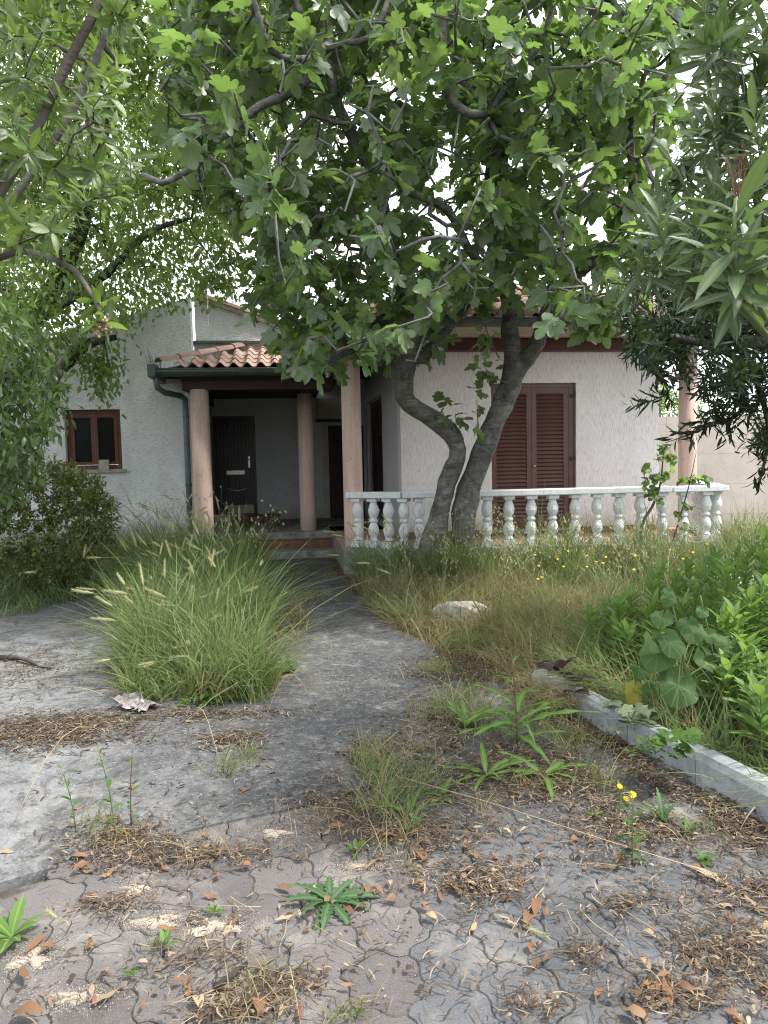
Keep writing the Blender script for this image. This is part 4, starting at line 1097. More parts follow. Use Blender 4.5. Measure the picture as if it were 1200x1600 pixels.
leaves(TH, 'leaf', [leaf_simple(.42, 4, .3, .35, .4), leaf_simple(.36, 4, .2, .5, .4)], L_hang, htree, HB, lp, ly, ln, rng.uniform(.07, .13, len(lp)), None, 300)

# ---------------------------------------------------------------- variegated evergreen bush under the window
VB = np.array([-4.05, 8.9, 0.02])
vb = empty('variegated_bush', VB, 0, 'rounded evergreen bush with yellow-edged leaves under the brown window', 'bush')
limbs = [([VB + np.array([0, 0, -.05]), VB + np.array([.1 * c, .1 * s_, .5]), VB + np.array([.4 * c, .4 * s_, 1.0])], [.03, .025, .012]) for c, s_ in ((1, 0), (-1, .3), (.2, 1), (0, -1), (.7, -.7))]
q = rnd_dirs(900); rr = rng.uniform(.55, 1.0, (900, 1)) ** .5
tg = VB + np.array([-.15, 0, .85]) + q * rr * np.array([1.0, .8, .86]); tg = tg[tg[:, 2] > .06][:850]
TV = grow(limbs, tg, .003, 2.3, .1, 0)
wood(TV, M_greybark, vb, VB, 6, .02, names=('stem', 'stem'))
tp_, td_ = tip_dirs(TV); out = unit(tp_ - (VB + np.array([0, 0, .7]))); td_ = unit(td_ + out + np.array([0, 0, .4]))
lp, ly = clusters(tp_, td_, 22, .75, .16); lp = lp + rng.normal(0, .02, lp.shape); ln = unit(UP + rng.normal(0, .5, (len(lp), 3)))
leaves(TV, 'leaf', [leaf_simple(.45, 3, .3, .2, .5), leaf_simple(.38, 3, .2, .1, .5)], L_var, vb, VB, lp, ly, ln, rng.uniform(.04, .068, len(lp)), None, 200)

# ---------------------------------------------------------------- pittosporum close to the camera, upper left
PB = np.array([-2.35, 2.9, -.02])
pit = empty('pittosporum_tree', PB, 0, 'pittosporum tree with whorled glossy leaves and two bare grey stems filling the upper left', 'tree')
limbs = [
 ([PB, PB + np.array([.1, 0, .8]), P(-120, 480, 2.75), P(0, 300, 2.7), P(50, 215, 2.7), P(103, 105, 2.7), P(165, -15, 2.7), P(230, -160, 2.75)], [.05, .04, .028, .019, .0175, .016, .015, .011]),
 ([PB + np.array([.05, .1, .05]), PB + np.array([.15, .3, .9]), P(-60, 440, 3.1), P(10, 325, 3.1), P(75, 235, 3.1), P(130, 140, 3.1), P(172, 30, 3.1), P(200, -90, 3.1)], [.045, .036, .024, .017, .016, .0145, .013, .009]),
 (PL([(-60, 430, 3.0), (20, 395, 2.8), (70, 400, 2.6), (120, 425, 2.5), (150, 470, 2.45), (158, 505, 2.45)]), [.016, .013, .011, .009, .007, .006]),
 (PL([(75, 235, 3.1), (120, 270, 3.0), (190, 215, 2.9), (225, 205, 2.9)]), [.012, .010, .008, .005]),
]
pit_poly = [(-260, -300), (250, -300), (225, -60), (205, 30), (190, 110), (170, 190), (205, 240), (195, 300), (165, 320), (125, 350), (105, 390), (55, 400), (20, 420), (-20, 480), (-260, 500)]
tg = region(pit_poly, 2.4, 4.2, 560)
extra_t = PL([(145, 310, 2.5), (185, 305, 2.5), (80, 360, 2.4), (40, 350, 2.4), (110, 330, 2.5), (175, 200, 2.6), (150, 265, 2.6), (160, 480, 2.45), (10, 330, 2.5), (30, 380, 2.4)])
TP = grow(limbs, np.concatenate([tg, np.array(extra_t)]), .0026, 2.4, .13, .05, .06)
wood(TP, M_greybark, pit, PB, 30, .009, trunk_limbs=(0, 1))
tp_, td_ = tip_dirs(TP); td_ = unit(td_ + np.array([.05, -.1, .25]))
k = len(tp_); nl = 10; a = np.repeat(np.arange(k), nl); ph = np.tile(np.arange(nl) * 2.4, k) + rng.uniform(0, .6, k * nl)
e1 = unit(np.cross(td_, [.3, .2, 1.])); e2 = np.cross(td_, e1)
rad_ = e1[a] * np.cos(ph)[:, None] + e2[a] * np.sin(ph)[:, None]
up_ = np.tile(np.linspace(.1, 1.1, nl), k)[:, None]
ly = unit(rad_ + td_[a] * up_ + rng.normal(0, .12, (k * nl, 3))); lp = tp_[a] - td_[a] * (1.1 - up_) * .05
ln = unit(td_[a] * 1.2 + rng.normal(0, .3, (k * nl, 3)))
leaves(TP, 'leaf', [leaf_simple(.34, 4, .2, .25, .62, .05), leaf_simple(.30, 4, .3, .4, .6, .05), leaf_simple(.38, 4, .12, .15, .62, .05)], L_pit, pit, PB, lp, ly, ln, rng.uniform(.050, .090, k * nl), None, 300)
# dried seed cluster on the low twig
sc_ = Geo(); c0 = P(160, 508, 2.45)
for i in range(46):
    q = c0 - PB + rng.normal(0, .014, 3) * np.array([1, 1, 1.2]); b = .0055
    sc_.lathe([(.001, -b), (b * .8, -b * .5), (b, 0), (b * .8, b * .5), (.001, b)], 0, 0, 5); sc_.V[-1] = sc_.V[-1] + q.astype(np.float32)
o = sc_.build('seed_cluster', m_bits('dried_capsules', [(0, (.16, .10, .06)), (.5, (.30, .22, .13)), (1, (.42, .34, .22))]), pit); o['kind'] = 'stuff'
ex = np.repeat([c0], 9, 0) + rng.normal(0, .008, (9, 3)); yd = unit(rnd_dirs(9) + np.array([0, -.2, -.2]))
leaves(None, 'leaf', [leaf_simple(.34, 4, .2, .25, .55, .05)], L_pit, pit, PB, ex, yd, unit(UP + rng.normal(0, .4, (9, 3))), rng.uniform(.06, .085, 9), None, 9)

# ---------------------------------------------------------------- oleander at the right
OB = np.array([2.75, 3.3, 0])
ole = empty('oleander', OB, 0, 'oleander with long narrow grey-green leaves and small pink buds hanging in at the upper right', 'shrub')
limbs = [
 ([OB, OB + np.array([-.05, 0, 1.2]), P(1230, 420, 3.2), P(1180, 300, 3.1), P(1150, 200, 3.0), P(1130, 100, 3.0), P(1125, -40, 3.0)], [.03, .026, .018, .014, .010, .008, .005]),
 ([OB + np.array([.05, -.1, 0]), OB + np.array([-.1, -.1, 1.4]), P(1200, 480, 3.0), P(1110, 380, 2.9), P(1060, 270, 2.8), P(1020, 215, 2.8)], [.03, .024, .014, .010, .007, .004]),
 ([OB + np.array([0, -.1, .3]), P(1240, 560, 3.0), P(1120, 440, 2.8), P(1050, 430, 2.7), P(985, 412, 2.7)], [.02, .014, .009, .007, .004]),
 ([OB + np.array([0, .1, .2]), P(1290, 300, 3.3), P(1240, 100, 3.2), P(1200, -60, 3.2)], [.025, .02, .014, .008]),
 ([OB + np.array([-.1, -.5, 0.]), OB + np.array([-.6, -1.0, 1.1]), P(1230, 560, 1.60), P(1150, 440, 1.48), P(1145, 395, 1.45), P(1150, 310, 1.45)], [.02, .016, .008, .006, .005, .004]),
]
ole_poly = [(1100, -260), (1420, -260), (1420, 520), (1190, 500), (1120, 480), (1065, 460), (1015, 430), (990, 385), (1010, 320), (1035, 250), (1075, 190), (1095, 100)]
tg = region(ole_poly, 2.5, 4.0, 300)
TO = grow(limbs, tg, .0022, 2.4, .08, .1, .07)
wood(TO, M_gstem, ole, OB, 14, .007, names=('stem', 'stem'), trunk_limbs=())
tp_, td_ = tip_dirs(TO); td_ = unit(td_ + np.array([-.05, -.05, .35]))
def whorl(tp, td, nl, back, spread=.9, droop=.3):
    k = len(tp); a = np.repeat(np.arange(k), nl); t = np.tile(np.arange(nl) / nl, k)
    ph = np.floor(t * nl / 3) * .9 + (np.tile(np.arange(nl), k) % 3) * 2.094 + np.repeat(rng.uniform(0, 6, k), nl) + rng.normal(0, .2, k * nl)
    e1 = unit(np.cross(td, [.3, .2, 1.])); e2 = np.cross(td, e1)
    r = e1[a] * np.cos(ph)[:, None] + e2[a] * np.sin(ph)[:, None]
    upk = (1.25 - t * 1.15)[:, None]
    y = unit(r * spread + td[a] * upk + rng.normal(0, .10, (k * nl, 3)) + np.array([0, 0, -droop]) * t[:, None])
    return tp[a] - td[a] * (t * back)[:, None], y, unit(td[a] * 1.1 - r * .2 + rng.normal(0, .15, (k * nl, 3)))
lp, ly, ln = whorl(tp_, td_, 14, .18, .75, .05)
ot = [leaf_simple(.21, 5, .35, .18, .5), leaf_simple(.19, 5, .25, .42, .5), leaf_simple(.22, 5, .45, .08, .5)]
lsz = rng.uniform(.09, .148, len(lp))
# the nearest spray, close to the lens
near = np.array([P(1150, 420, 1.46), P(1175, 395, 1.5), P(1152, 330, 1.45)]); nd = unit(np.array([[-.15, -.3, .4], [.2, -.1, .4], [0.0, .1, 1.]]))
a1, a2, a3 = whorl(near, nd, 13, .08, 1.1, .8)
lp, ly, ln, lsz = np.concatenate([lp, a1]), np.concatenate([ly, a2]), np.concatenate([ln, a3]), np.concatenate([lsz, rng.uniform(.11, .165, len(a1))])
leaves(TO, 'leaf', ot, L_olea, ole, OB, lp, ly, ln, lsz, None, 300)
pk = Geo()
for (x, y, d) in ((1110, 100, 2.8), (1112, 96, 2.8), (1118, 105, 2.8)):
    for _ in range(4):
        q = P(x, y, d) - OB + rng.normal(0, .006, 3); pk.lathe([(.001, -.006), (.004, 0), (.003, .006), (.001, .009)], 0, 0, 6); pk.V[-1] = pk.V[-1] + q.astype(np.float32)
pk.build('flower_buds', M_pink, ole)
bd = Geo()
for (x, y, d) in ((1140, 262, 1.46), (1155, 250, 1.46), (1166, 262, 1.46), (1148, 280, 1.46), (1160, 240, 1.46)):
    for _ in range(6):
        q = P(x, y, d) - OB + rng.normal(0, .007, 3); bd.tube([q, q + np.array([rng.normal(0, .002), 0, .008])], [.0013, .0007], 5)
    bd.tube([P(1152, 330, 1.45) - OB, P(x, y, d) - OB], [.0012, .0008], 4)
bd.build('bud_spray', M_bud, ole)

# ---------------------------------------------------------------- dark narrow-leaved tree at the right
DB = np.array([3.6, 5.1, 0.1])
dtree = empty('olive_tree', DB, 0, 'dark dense narrow-leaved evergreen drooping over the right end of the balustrade', 'tree')
limbs = [([DB - np.array([0, 0, .1]), DB + np.array([0, .1, 1.2]), DB + np.array([-.2, .1, 2.0]), P(1100, 520, 5.2), P(1050, 480, 5.2)], [.10, .085, .07, .04, .02]),
         ([DB + np.array([0, .1, 1.2]), DB + np.array([.1, .2, 2.2]), P(1200, 420, 5.1), P(1180, 330, 5.2)], [.07, .055, .04, .02]),
         (PL([(1120, 540, 5.2), (1030, 525, 5.0), (990, 545, 4.9), (1035, 590, 4.8), (1045, 615, 4.8), (990, 635, 4.8)]), [.03, .02, .014, .009, .006, .003]),
         (PL([(1150, 560, 5.0), (1160, 640, 4.9), (1120, 660, 4.8), (1075, 680, 4.8), (1045, 690, 4.8)]), [.025, .016, .010, .006, .003]),
         (PL([(1170, 560, 5.0), (1200, 660, 4.8), (1195, 720, 4.7), (1185, 760, 4.7)]), [.025, .016, .010, .006])]
dk_poly = [(955, 440), (1000, 400), (1060, 350), (1420, 300), (1420, 760), (1215, 735), (1185, 705), (1172, 640), (1140, 625), (1125, 655), (1095, 640), (1075, 600), (1045, 585), (1010, 570), (985, 540), (962, 500)]
dgap = [((1040, 590), 14), ((1165, 590), 12), ((1130, 600), 8), ((1190, 640), 10)]
def dkk(x, y, q):
    return all((x - a) ** 2 + (y - b) ** 2 > r * r for (a, b), r in dgap)
tg = np.concatenate([region(dk_poly, 4.4, 6.2, 720, dkk), np.array(PL([(985, 625, 4.8), (1000, 632, 4.8), (1030, 600, 4.8), (1045, 625, 4.8), (975, 560, 4.9), (1040, 692, 4.8), (1060, 672, 4.8), (1085, 668, 4.8), (1075, 690, 4.8), (1095, 655, 4.8), (1135, 690, 4.8), (1160, 700, 4.8), (1185, 700, 4.75), (1190, 745, 4.7), (1185, 760, 4.7)]))])
TD = grow(limbs, tg, .003, 2.4, .12, -.05, .09)
wood(TD, M_darkbark, dtree, DB, 12, .02)
tp_, td_ = tip_dirs(TD); td_ = unit(td_ + np.array([-.1, -.1, -.15]))
lp, ly, ln = whorl(tp_, td_, 24, .30, .8, .2)
lp = lp + rng.normal(0, .02, lp.shape)
leaves(TD, 'leaf', [leaf_simple(.22, 3, .25, .15, .5), leaf_simple(.19, 3, .3, .3, .5)], L_dark, dtree, DB, lp, ly, ln, rng.uniform(.065, .11, len(lp)), None, 300)

# ---------------------------------------------------------------- taller tree behind the house
KB = np.array([-3.2, 21.5, 0]); kt = empty('background_tree', KB, 0, 'tall pale green tree rising behind the house roofs', 'tree')
limbs = [([KB, KB + np.array([.1, 0, 3]), KB + np.array([0, .2, 6]), KB + np.array([.4, 0, 9]), KB + np.array([.6, 0, 13])], [.28, .24, .2, .16, .06])]
tg = region([(-100, -300), (760, -300), (740, 60), (640, 110), (560, 160), (450, 190), (420, 300), (330, 320), (250, 330), (100, 400), (-100, 420)], 18, 23, 700)
TK = grow(limbs, tg, .007, 2.3, .12, -.05, .3, 14)
wood(TK, M_greybark, kt, KB, 20, .05)
tp_, td_ = tip_dirs(TK); lp, ly = clusters(tp_, td_, 34, 1., .6); lp = lp + rng.normal(0, .28, lp.shape)
g = Geo(); g.inst(et[1], frames(unit(ly + np.array([0, 0, -.4])), unit(UP + rng.normal(0, .5, (len(lp), 3))), rng.uniform(.12, .22, len(lp))), lp - KB); o = g.build('crown', L_elm, kt, True)
# ---------------------------------------------------------------- small tree beyond the boundary wall
BB = np.array([8.9, 24, 0]); bt = empty('far_tree', BB, 0, 'pale green tree showing above the beige boundary wall', 'tree')
limbs = [([BB, BB + np.array([0, 0, 1.6]), BB + np.array([.1, 0, 3.0])], [.12, .1, .05])]
q = rnd_dirs(140) * rng.uniform(.4, 1, (140, 1)) ** .5
TB = grow(limbs, BB + np.array([0, 0, 3.0]) + q * np.array([1.5, 1.5, .85]), .006, 2.3, .12, 0)
wood(TB, M_greybark, bt, BB, 4, .04)
tp_, td_ = tip_dirs(TB); lp, ly = clusters(tp_, td_, 26, 1., .3); lp = lp + rng.normal(0, .12, lp.shape)
g = Geo(); g.inst(et[1], frames(ly, unit(UP + rng.normal(0, .5, (len(lp), 3))), rng.uniform(.08, .14, len(lp))), lp - BB); o = g.build('crown', L_elm, bt, True)
# ---------------------------------------------------------------- fig sapling climbing at the balustrade
SB = P(1000, 845, 9.2); SB[2] = .1
sap = empty('sapling', SB, 0, 'thin crooked sapling with bright leaves leaning against the balustrade near its right end', 'sapling')
limbs = [([SB, P(1003, 822, 9.2), P(1020, 790, 9.2), P(1032, 755, 9.2), P(1036, 715, 9.2), P(1038, 695, 9.2)], [.024, .02, .016, .012, .008, .004]),
         ([SB + np.array([.3, 0, 0]), P(1065, 800, 9.2), P(1080, 745, 9.2), P(1088, 705, 9.2)], [.012, .009, .006, .003])]
tg = np.array(PL([(1035, 698, 9.2), (1050, 715, 9.15), (1025, 712, 9.15), (1048, 735, 9.1), (1005, 730, 9.1), (1020, 745, 9.1), (1010, 755, 9.1), (1025, 765, 9.1), (1040, 745, 9.1), (1015, 775, 9.1), (1030, 780, 9.1), (1080, 745, 9.1), (1065, 750, 9.1), (1095, 750, 9.1), (1105, 752, 9.1), (1078, 790, 9.1), (1060, 800, 9.1), (1070, 825, 9.1)]))
TS = grow(limbs, tg, .003, 2.3, .12, 0)
wood(TS, M_greybark, sap, SB, 6, .01, names=('stem', 'stem'))
tp_, td_ = tip_dirs(TS); lp, ly = clusters(tp_, td_, 6, 1., .06); lp = lp + rng.normal(0, .025, lp.shape)
leaves(TS, 'leaf', [leaf_round(9, 1), leaf_simple(.8, 3, .2, .2, .4)], L_elm, sap, SB, lp, ly, unit(UP + np.array([0, -.6, 0]) + rng.normal(0, .45, (len(lp), 3))), rng.uniform(.07, .12, len(lp)), None, 120)

# ================================================================== GRASS
def blades(pos, h, lean, curl, w, n=5, twist=None):
    """grass blades as bent tapering strips; lean (k,3) horizontal drift per unit height, curl bends further towards the tip"""
    k = len(pos); h = np.broadcast_to(h, k); t = np.linspace(0, 1, n + 1)
    lean = np.asarray(lean)
    a = rng.uniform(0, 2 * pi, k) if twist is None else twist
    side = np.stack([np.cos(a), np.sin(a), np.zeros(k)], 1)
    C = np.zeros((k, n + 1, 3))
    for i, q in enumerate(t):
        C[:, i] = pos + lean * (h * (q * .45 + curl * q ** 2.2))[:, None]
        C[:, i, 2] += h * (q - (.35 * curl * np.linalg.norm(lean, axis=1)) * q ** 2.6)
    wd = np.broadcast_to(w, k)[:, None, None] * .5 * ((1 - t) ** .6 * .95 + .05)[None, :, None]
    A = np.stack([C - side[:, None] * wd, C + side[:, None] * wd], 2)          # k, n+1, 2, 3
    return A
def add_blades(g, A):
    k, m = A.shape[:2]; v = A.reshape(-1, 3); f0 = []
    for i in range(m - 1): f0.append((2 * i, 2 * i + 1, 2 * i + 3, 2 * i + 2))
    f0 = np.array(f0)
    F = (f0[None] + (np.arange(k) * 2 * m)[:, None, None]).reshape(-1, 4)
    g.L.append(F.ravel() + g.n); g.T.append(np.full(len(F), 4)); g.UV.append(np.zeros((F.size, 2), np.float32)); g.V.append(v.astype(np.float32)); g.n += len(v)
def pts_in(poly, n, z=None, clump=0):
    poly = fix(poly); lo, hi = poly.min(0), poly.max(0); out = np.zeros((0, 2))
    c = None
    if clump: c = rng.uniform(lo, hi, (clump, 2))
    while len(out) < n:
        q = rng.uniform(lo, hi, (3 * n, 2))
        if c is not None: q = np.where(rng.random((3 * n, 1)) < .7, c[rng.integers(0, clump, 3 * n)] + rng.normal(0, .10, (3 * n, 2)), q)
        out = np.concatenate([out, q[inpoly(q[:, 0], q[:, 1], poly)]])
    out = out[:n]; zz = ground_h(out[:, 0], out[:, 1]) if z is None else np.full(n, z)
    return np.column_stack([out, zz])
def lean_rand(k, s, bias=(0, 0)):
    l = np.column_stack([rng.normal(bias[0], s, k), rng.normal(bias[1], s, k), np.zeros(k)]); return l
def meadow(name, label, sets):
    g = {}
    for p, h0, h1, s, bias, curl, w, mat in sets:
        k = len(p); x_, y_ = p[:, 0], p[:, 1]
        hf = np.clip(.86 + .34 * np.sin(5.3 * x_ + 1.3 + 1.1 * np.sin(2.1 * y_)) * np.sin(4.1 * y_ + .7) + .18 * np.sin(13 * x_ + 9 * y_), .35, 1.35)
        lf = np.column_stack([.34 * np.sin(4.2 * y_ + 2.0 * np.sin(3 * x_)), .30 * np.sin(4.7 * x_ + 1.9 * np.sin(2.6 * y_) + 1), np.zeros(k)])
        A = blades(p, rng.uniform(h0, h1, k) * hf * rng.uniform(.7, 1.12, k), lean_rand(k, s * .85, bias) + lf, curl, w * rng.choice([.5, .75, 1.0, 1.5], k) * rng.uniform(.8, 1.2, k))
        g.setdefault(mat.name, (Geo(), mat)); add_blades(g[mat.name][0], A)
    first = None
    for k, (gg, m) in g.items():
        o = gg.build(name, m, None, True)
        tag(o, label[k] if isinstance(label, dict) else label, 'grass', None, 'stuff')

mound = [(-1.75, 4.80), (-1.35, 4.62), (-.85, 4.75), (-.88, 5.4), (-1.06, 6.5), (-1.36, 8.2), (-1.66, 9.8), (-2.1, 11.2), (-3.7, 11.2), (-3.5, 9.4), (-2.85, 7.6), (-2.2, 6.0)]
core = [(-1.65, 4.9), (-.95, 4.85), (-1.15, 6.5), (-1.5, 8.4), (-1.9, 10), (-3.1, 10), (-2.6, 7.6), (-2.05, 6.0)]
meadow('grass', 'tall dense green grass clump growing out of the concrete drive', [
    (pts_in(mound, 5200, .0, 120), .30, .80, .46, (0, -.12), .75, 0.0128, L_grass),
    (pts_in(core, 3600, .0, 80), .45, 1.0, .40, (.02, -.10), .8, 0.0128, L_grass),
    (pts_in(mound, 1500, .0, 60), .35, .75, .95, (0, -.15), 1.0, .011, L_grass),
    (pts_in([(-1.75, 4.75), (-.78, 4.6), (-.76, 5.5), (-1.2, 5.7), (-1.9, 5.6)], 1500, .0, 40), .25, .55, .5, (0, -.35), .85, 0.0120, L_grass),
])
meadow('grass', 'half dry straw-green blades mixed through the tall clump on the drive', [
    (pts_in(mound, 2600, .0, 90), .30, .75, .5, (0, -.12), .8, 0.0105, L_grassmix)])
meadow('dry_grass', 'dry tan thatch at the foot of the tall clump on the drive', [
    (pts_in([(-1.85, 4.7), (-1.3, 4.5), (-.7, 4.62), (-.68, 6.5), (-.9, 8), (-2.3, 8), (-2.35, 6.2)], 1500, .0), .12, .34, .7, (0, -.3), .8, 0.0090, L_dry)])
meadow('grass', 'green grass along the house wall and left edge of the drive', [
    (pts_in([(-8, 7.6), (-4.3, 7.9), (-3.6, 9.6), (-3.6, 11.6), (-8, 11)], 5200, .02, 160), .22, .6, .4, (.05, -.1), .7, 0.0135, L_grass),
    (pts_in([(-5.5, 6.6), (-3.7, 7.6), (-3.5, 8.7), (-6, 8.6)], 900, .01, 26), .12, .4, .4, (.05, -.1), .7, 0.0120, L_grass)])
meadow('grass', 'tall loose grass in front of the white wing wall and porch', [
    (pts_in([(-5.2, 9.2), (-3.0, 8.6), (-2.2, 9.6), (-1.9, 11.4), (-5.0, 11.6)], 3000, .0, 60), .4, .95, .45, (.05, -.1), .8, .011, L_grass),
    (pts_in([(-5.2, 9.2), (-3.0, 8.6), (-2.2, 9.6), (-1.9, 11.4), (-5.0, 11.6)], 1300, .0, 50), .4, 1.0, .5, (.05, -.1), .8, .010, L_grassmix)])
meadow('grass', 'half dry grass along the left edge of the drive', [
    (pts_in([(-8, 7.4), (-4.0, 7.9), (-3.4, 9.6), (-3.4, 11.5), (-8, 11)], 1900, .02, 80), .2, .62, .45, (.05, -.1), .7, 0.0120, L_grassmix)])
rb = [(-.40, 9.2), (-.20, 7.6), (.10, 6.6), (.42, 5.9), (1.0, 5.3), (2.2, 6.0), (3.6, 6.4), (6.2, 7.6), (7.2, 9.4), (5.0, 9.6), (2.5, 9.5), (.5, 9.4)]
meadow('grass', 'tangled green grass between the fig tree, the balustrade and the bed', [
    (pts_in(rb, 4600, None, 160), .14, .50, .5, (0, -.05), .7, 0.0120, L_grass),
    (pts_in([(-.38, 9.3), (-.2, 8.4), (.5, 8.2), (3, 8.5), (6, 8.6), (6, 9.5), (3, 9.5), (.5, 9.35)], 2400, None, 60), .35, .85, .4, (0, -.05), .7, 0.0135, L_grass)])
meadow('grass', 'half dry yellowish grass in front of the balustrade', [
    (pts_in(rb, 6200, None, 130), .14, .56, .55, (0, -.1), .75, 0.0105, L_grassmix)])
meadow('grass', 'tall straw-coloured seeding grass against the baluster feet', [
    (pts_in([(-.3, 8.8), (1.2, 8.5), (3, 8.6), (6, 8.8), (6, 9.45), (3, 9.4), (1.3, 9.25), (-.3, 9.2)], 2000, None, 60), .35, .95, .35, (0, -.05), .7, .0085, L_grassmix)])
meadow('dry_grass', 'brown dry thatch in front of the fig tree and balustrade', [
    (pts_in([(-.35, 8.6), (-.1, 7.2), (.2, 6.4), (.5, 5.6), (.95, 5.1), (2.2, 5.8), (2.6, 7.2), (1.5, 8.6), (.2, 8.8)], 8000, None, 130), .08, .36, .8, (0, -.25), .8, 0.0090, L_dry)])
meadow('grass', 'sunlit yellow-green tall grass at the right end of the balustrade', [
    (pts_in([(3.0, 8.0), (6.5, 8.2), (9.5, 12), (8, 14), (5.4, 12), (5.2, 9.8), (3, 9.4)], 5200, None, 150), .3, .72, .4, (-.05, 0), .7, 0.0150, L_grassmix),
    (pts_in([(3.0, 7.2), (6.5, 7.4), (9.5, 12), (5.2, 9.5), (3, 9.2)], 2200, None, 90), .25, .62, .4, (-.05, 0), .7, 0.0150, L_grass)])
bed = [(.99, 5.0), (1.2, 4.35), (1.52, 3.45), (1.85, 2.5), (2.9, 2.6), (3.4, 5.0), (3.6, 6.6), (2.0, 6.3), (1.1, 5.6)]
meadow('grass', 'long fine grass under the leafy weeds behind the kerb', [
    (pts_in(bed, 3600, None, 120), .16, .5, .5, (-.12, -.05), .8, 0.0090, L_grass),
    (pts_in([(1.02, 4.9), (1.3, 4.2), (1.62, 3.3), (1.9, 2.5), (2.1, 2.6), (1.75, 3.6), (1.35, 4.9)], 900, .08, 36), .12, .36, .7, (-.5, -.1), .95, 0.0075, L_grass)])
meadow('dry_grass', 'dry straw hanging over and behind the kerb', [
    (pts_in(bed, 1700, None, 60), .15, .45, .7, (-.15, -.05), .85, 0.0083, L_dry),
    (pts_in([(.80, 5.2), (1.05, 4.9), (1.3, 4.2), (1.0, 4.3), (.7, 4.9)], 500, .05, 14), .10, .36, .8, (-.3, -.2), .9, .005, L_dry)])
def tuft(px, py, n, h, w, mat, r=.04, s=.5, z=.012):
    p = G(px, py, z); q = p + np.column_stack([rng.normal(0, r, (n, 2)), np.zeros(n)])
    return (q, h * .5, h, s, (0, -.1), .8, w, mat)
tf = [((590, 1215), 90, .20, .05), ((625, 1245), 60, .18, .06), ((375, 1185), 70, .13, .05), ((545, 1585), 60, .07, .03), ((480, 935), 260, .16, .16), ((450, 900), 120, .2, .10),
      ((700, 1105), 60, .2, .07), ((870, 1150), 70, .24, .08), ((835, 1130), 50, .22, .08), ((640, 1300), 26, .2, .03), ((400, 1525), 30, .06, .03), ((690, 1050), 120, .2, .10), ((735, 1090), 60, .22, .08), ((240, 1480), 14, .07, .02), ((860, 1120), 90, .34, .10), ((905, 1165), 80, .30, .09), ((685, 1120), 90, .30, .09), ((640, 1225), 80, .28, .08), ((600, 1265), 70, .20, .06), ((770, 1140), 90, .30, .12), ((730, 1010), 160, .28, .18), ((820, 1060), 160, .32, .16), ((575, 1190), 60, .28, .05), ((920, 1225), 50, .2, .07), ((360, 1205), 50, .16, .05), ((150, 1290), 40, .16, .06), ((1080, 1300), 40, .12, .06)]
meadow('grass', 'small green grass tufts sprouting from joints in the paving', [tuft(a, b, n, h, .0045, L_grass, r) for (a, b), n, h, r in tf])
meadow('dry_grass', 'dry straw tufts lying on the paving and drive', [tuft(a, b, n // 2, h, .004, L_dry, r * 1.3, 1.1) for (a, b), n, h, r in tf] + [tuft(a, b, n, .16, .003, L_dry, .07, 1.5) for a, b, n in ((330, 1330, 40), (180, 1310, 60), (520, 1290, 60), (600, 1320, 60), (830, 1230, 80), (760, 1260, 60), (400, 1570, 60), (650, 1170, 60), (560, 870, 120), (520, 900, 120), (610, 960, 140))])
meadow('grass', 'weedy grass growing in the left corner of the porch gutter', [
    (HW_(-3.62, 1.0, 3.04) + np.column_stack([rng.normal(0, .05, (70, 1)), rng.normal(0, .2, (70, 1)), np.zeros((70, 1))]), .12, .42, .25, (0, 0), .6, .007, L_grassmix)])
# thick grass round the trunk foot
p = np.array([.72, 8.75, .12]); a = rng.uniform(0, 2 * pi, 700); r = rng.uniform(.12, .5, 700)
meadow('grass', 'grass tuft leaning on the foot of the fig trunks', [(p + np.column_stack([np.cos(a) * r * 1.1, np.sin(a) * r * .5 - .1, np.zeros(700)]), .3, .62, .35, (0, -.15), .8, .008, L_grass)])

# ---- foxtails and wild oats: stems one can pick out
def head_mesh(seed):
    r = np.random.default_rng(seed); g = Geo(); L = .12; n = 120
    t = r.uniform(0, 1, n); a = r.uniform(0, 2 * pi, n); rad = .0055 * np.sin(pi * np.clip(t * .9 + .08, 0, 1))
    b = np.column_stack([rad * np.cos(a), rad * np.sin(a), t * L]); d = np.column_stack([np.cos(a) * .33, np.sin(a) * .33, np.ones(n)])
    q = np.column_stack([-np.sin(a), np.cos(a), np.zeros(n)]) * .0011
    ln_ = r.uniform(.018, .04, n)[:, None]
    for i in range(n): g.add([b[i] - q[i], b[i] + q[i], b[i] + d[i] * ln_[i]], [(0, 1, 2)])
    g.lathe([(.001, 0), (.005, .015), (.006, .05), (.004, .1), (.001, .122)], 0, 0, 6)
    return g.mesh('seed_head')
HM = [head_mesh(s) for s in range(3)]
for m in HM: m.materials.append(L_head)
def stem_curve(H, ln_, nod):
    t = np.linspace(0, 1, 9); return np.column_stack([ln_ * H * t ** 2, np.zeros(9), H * (t - nod * t ** 3 * .35)])
FOX = []
for i, (ln_, nod) in enumerate(((.25, .3), (.5, .6), (.8, .9), (.15, .1))):
    c = stem_curve(1.0, ln_, nod); g = Geo(); g.tube(c, np.linspace(.0022, .0013, 9), 3); m = g.mesh('stem', True); m.materials.append(M_gstem if i % 2 else M_straw); FOX.append((m, c))
def foxtail(pos, H, az, k, group, label, hs=1.0, name='foxtail_grass'):
    me, c = FOX[k]
    o = link(bpy.data.objects.new(name, me)); o.location = tuple(pos); o.rotation_euler = (0, 0, az); o.scale = (H, H, H)
    h = link(bpy.data.objects.new('seed_head', HM[random.randrange(3)]), o); h.location = tuple(c[-1])
    d = Vector(c[-1] - c[-2]); q = d.to_track_quat('Z', 'Y').to_euler(); h.rotation_euler = (q.x, q.y + random.uniform(0, .35), q.z); s = hs / H; h.scale = (s, s, s)
    return tag(o, label, 'grass stem', group)
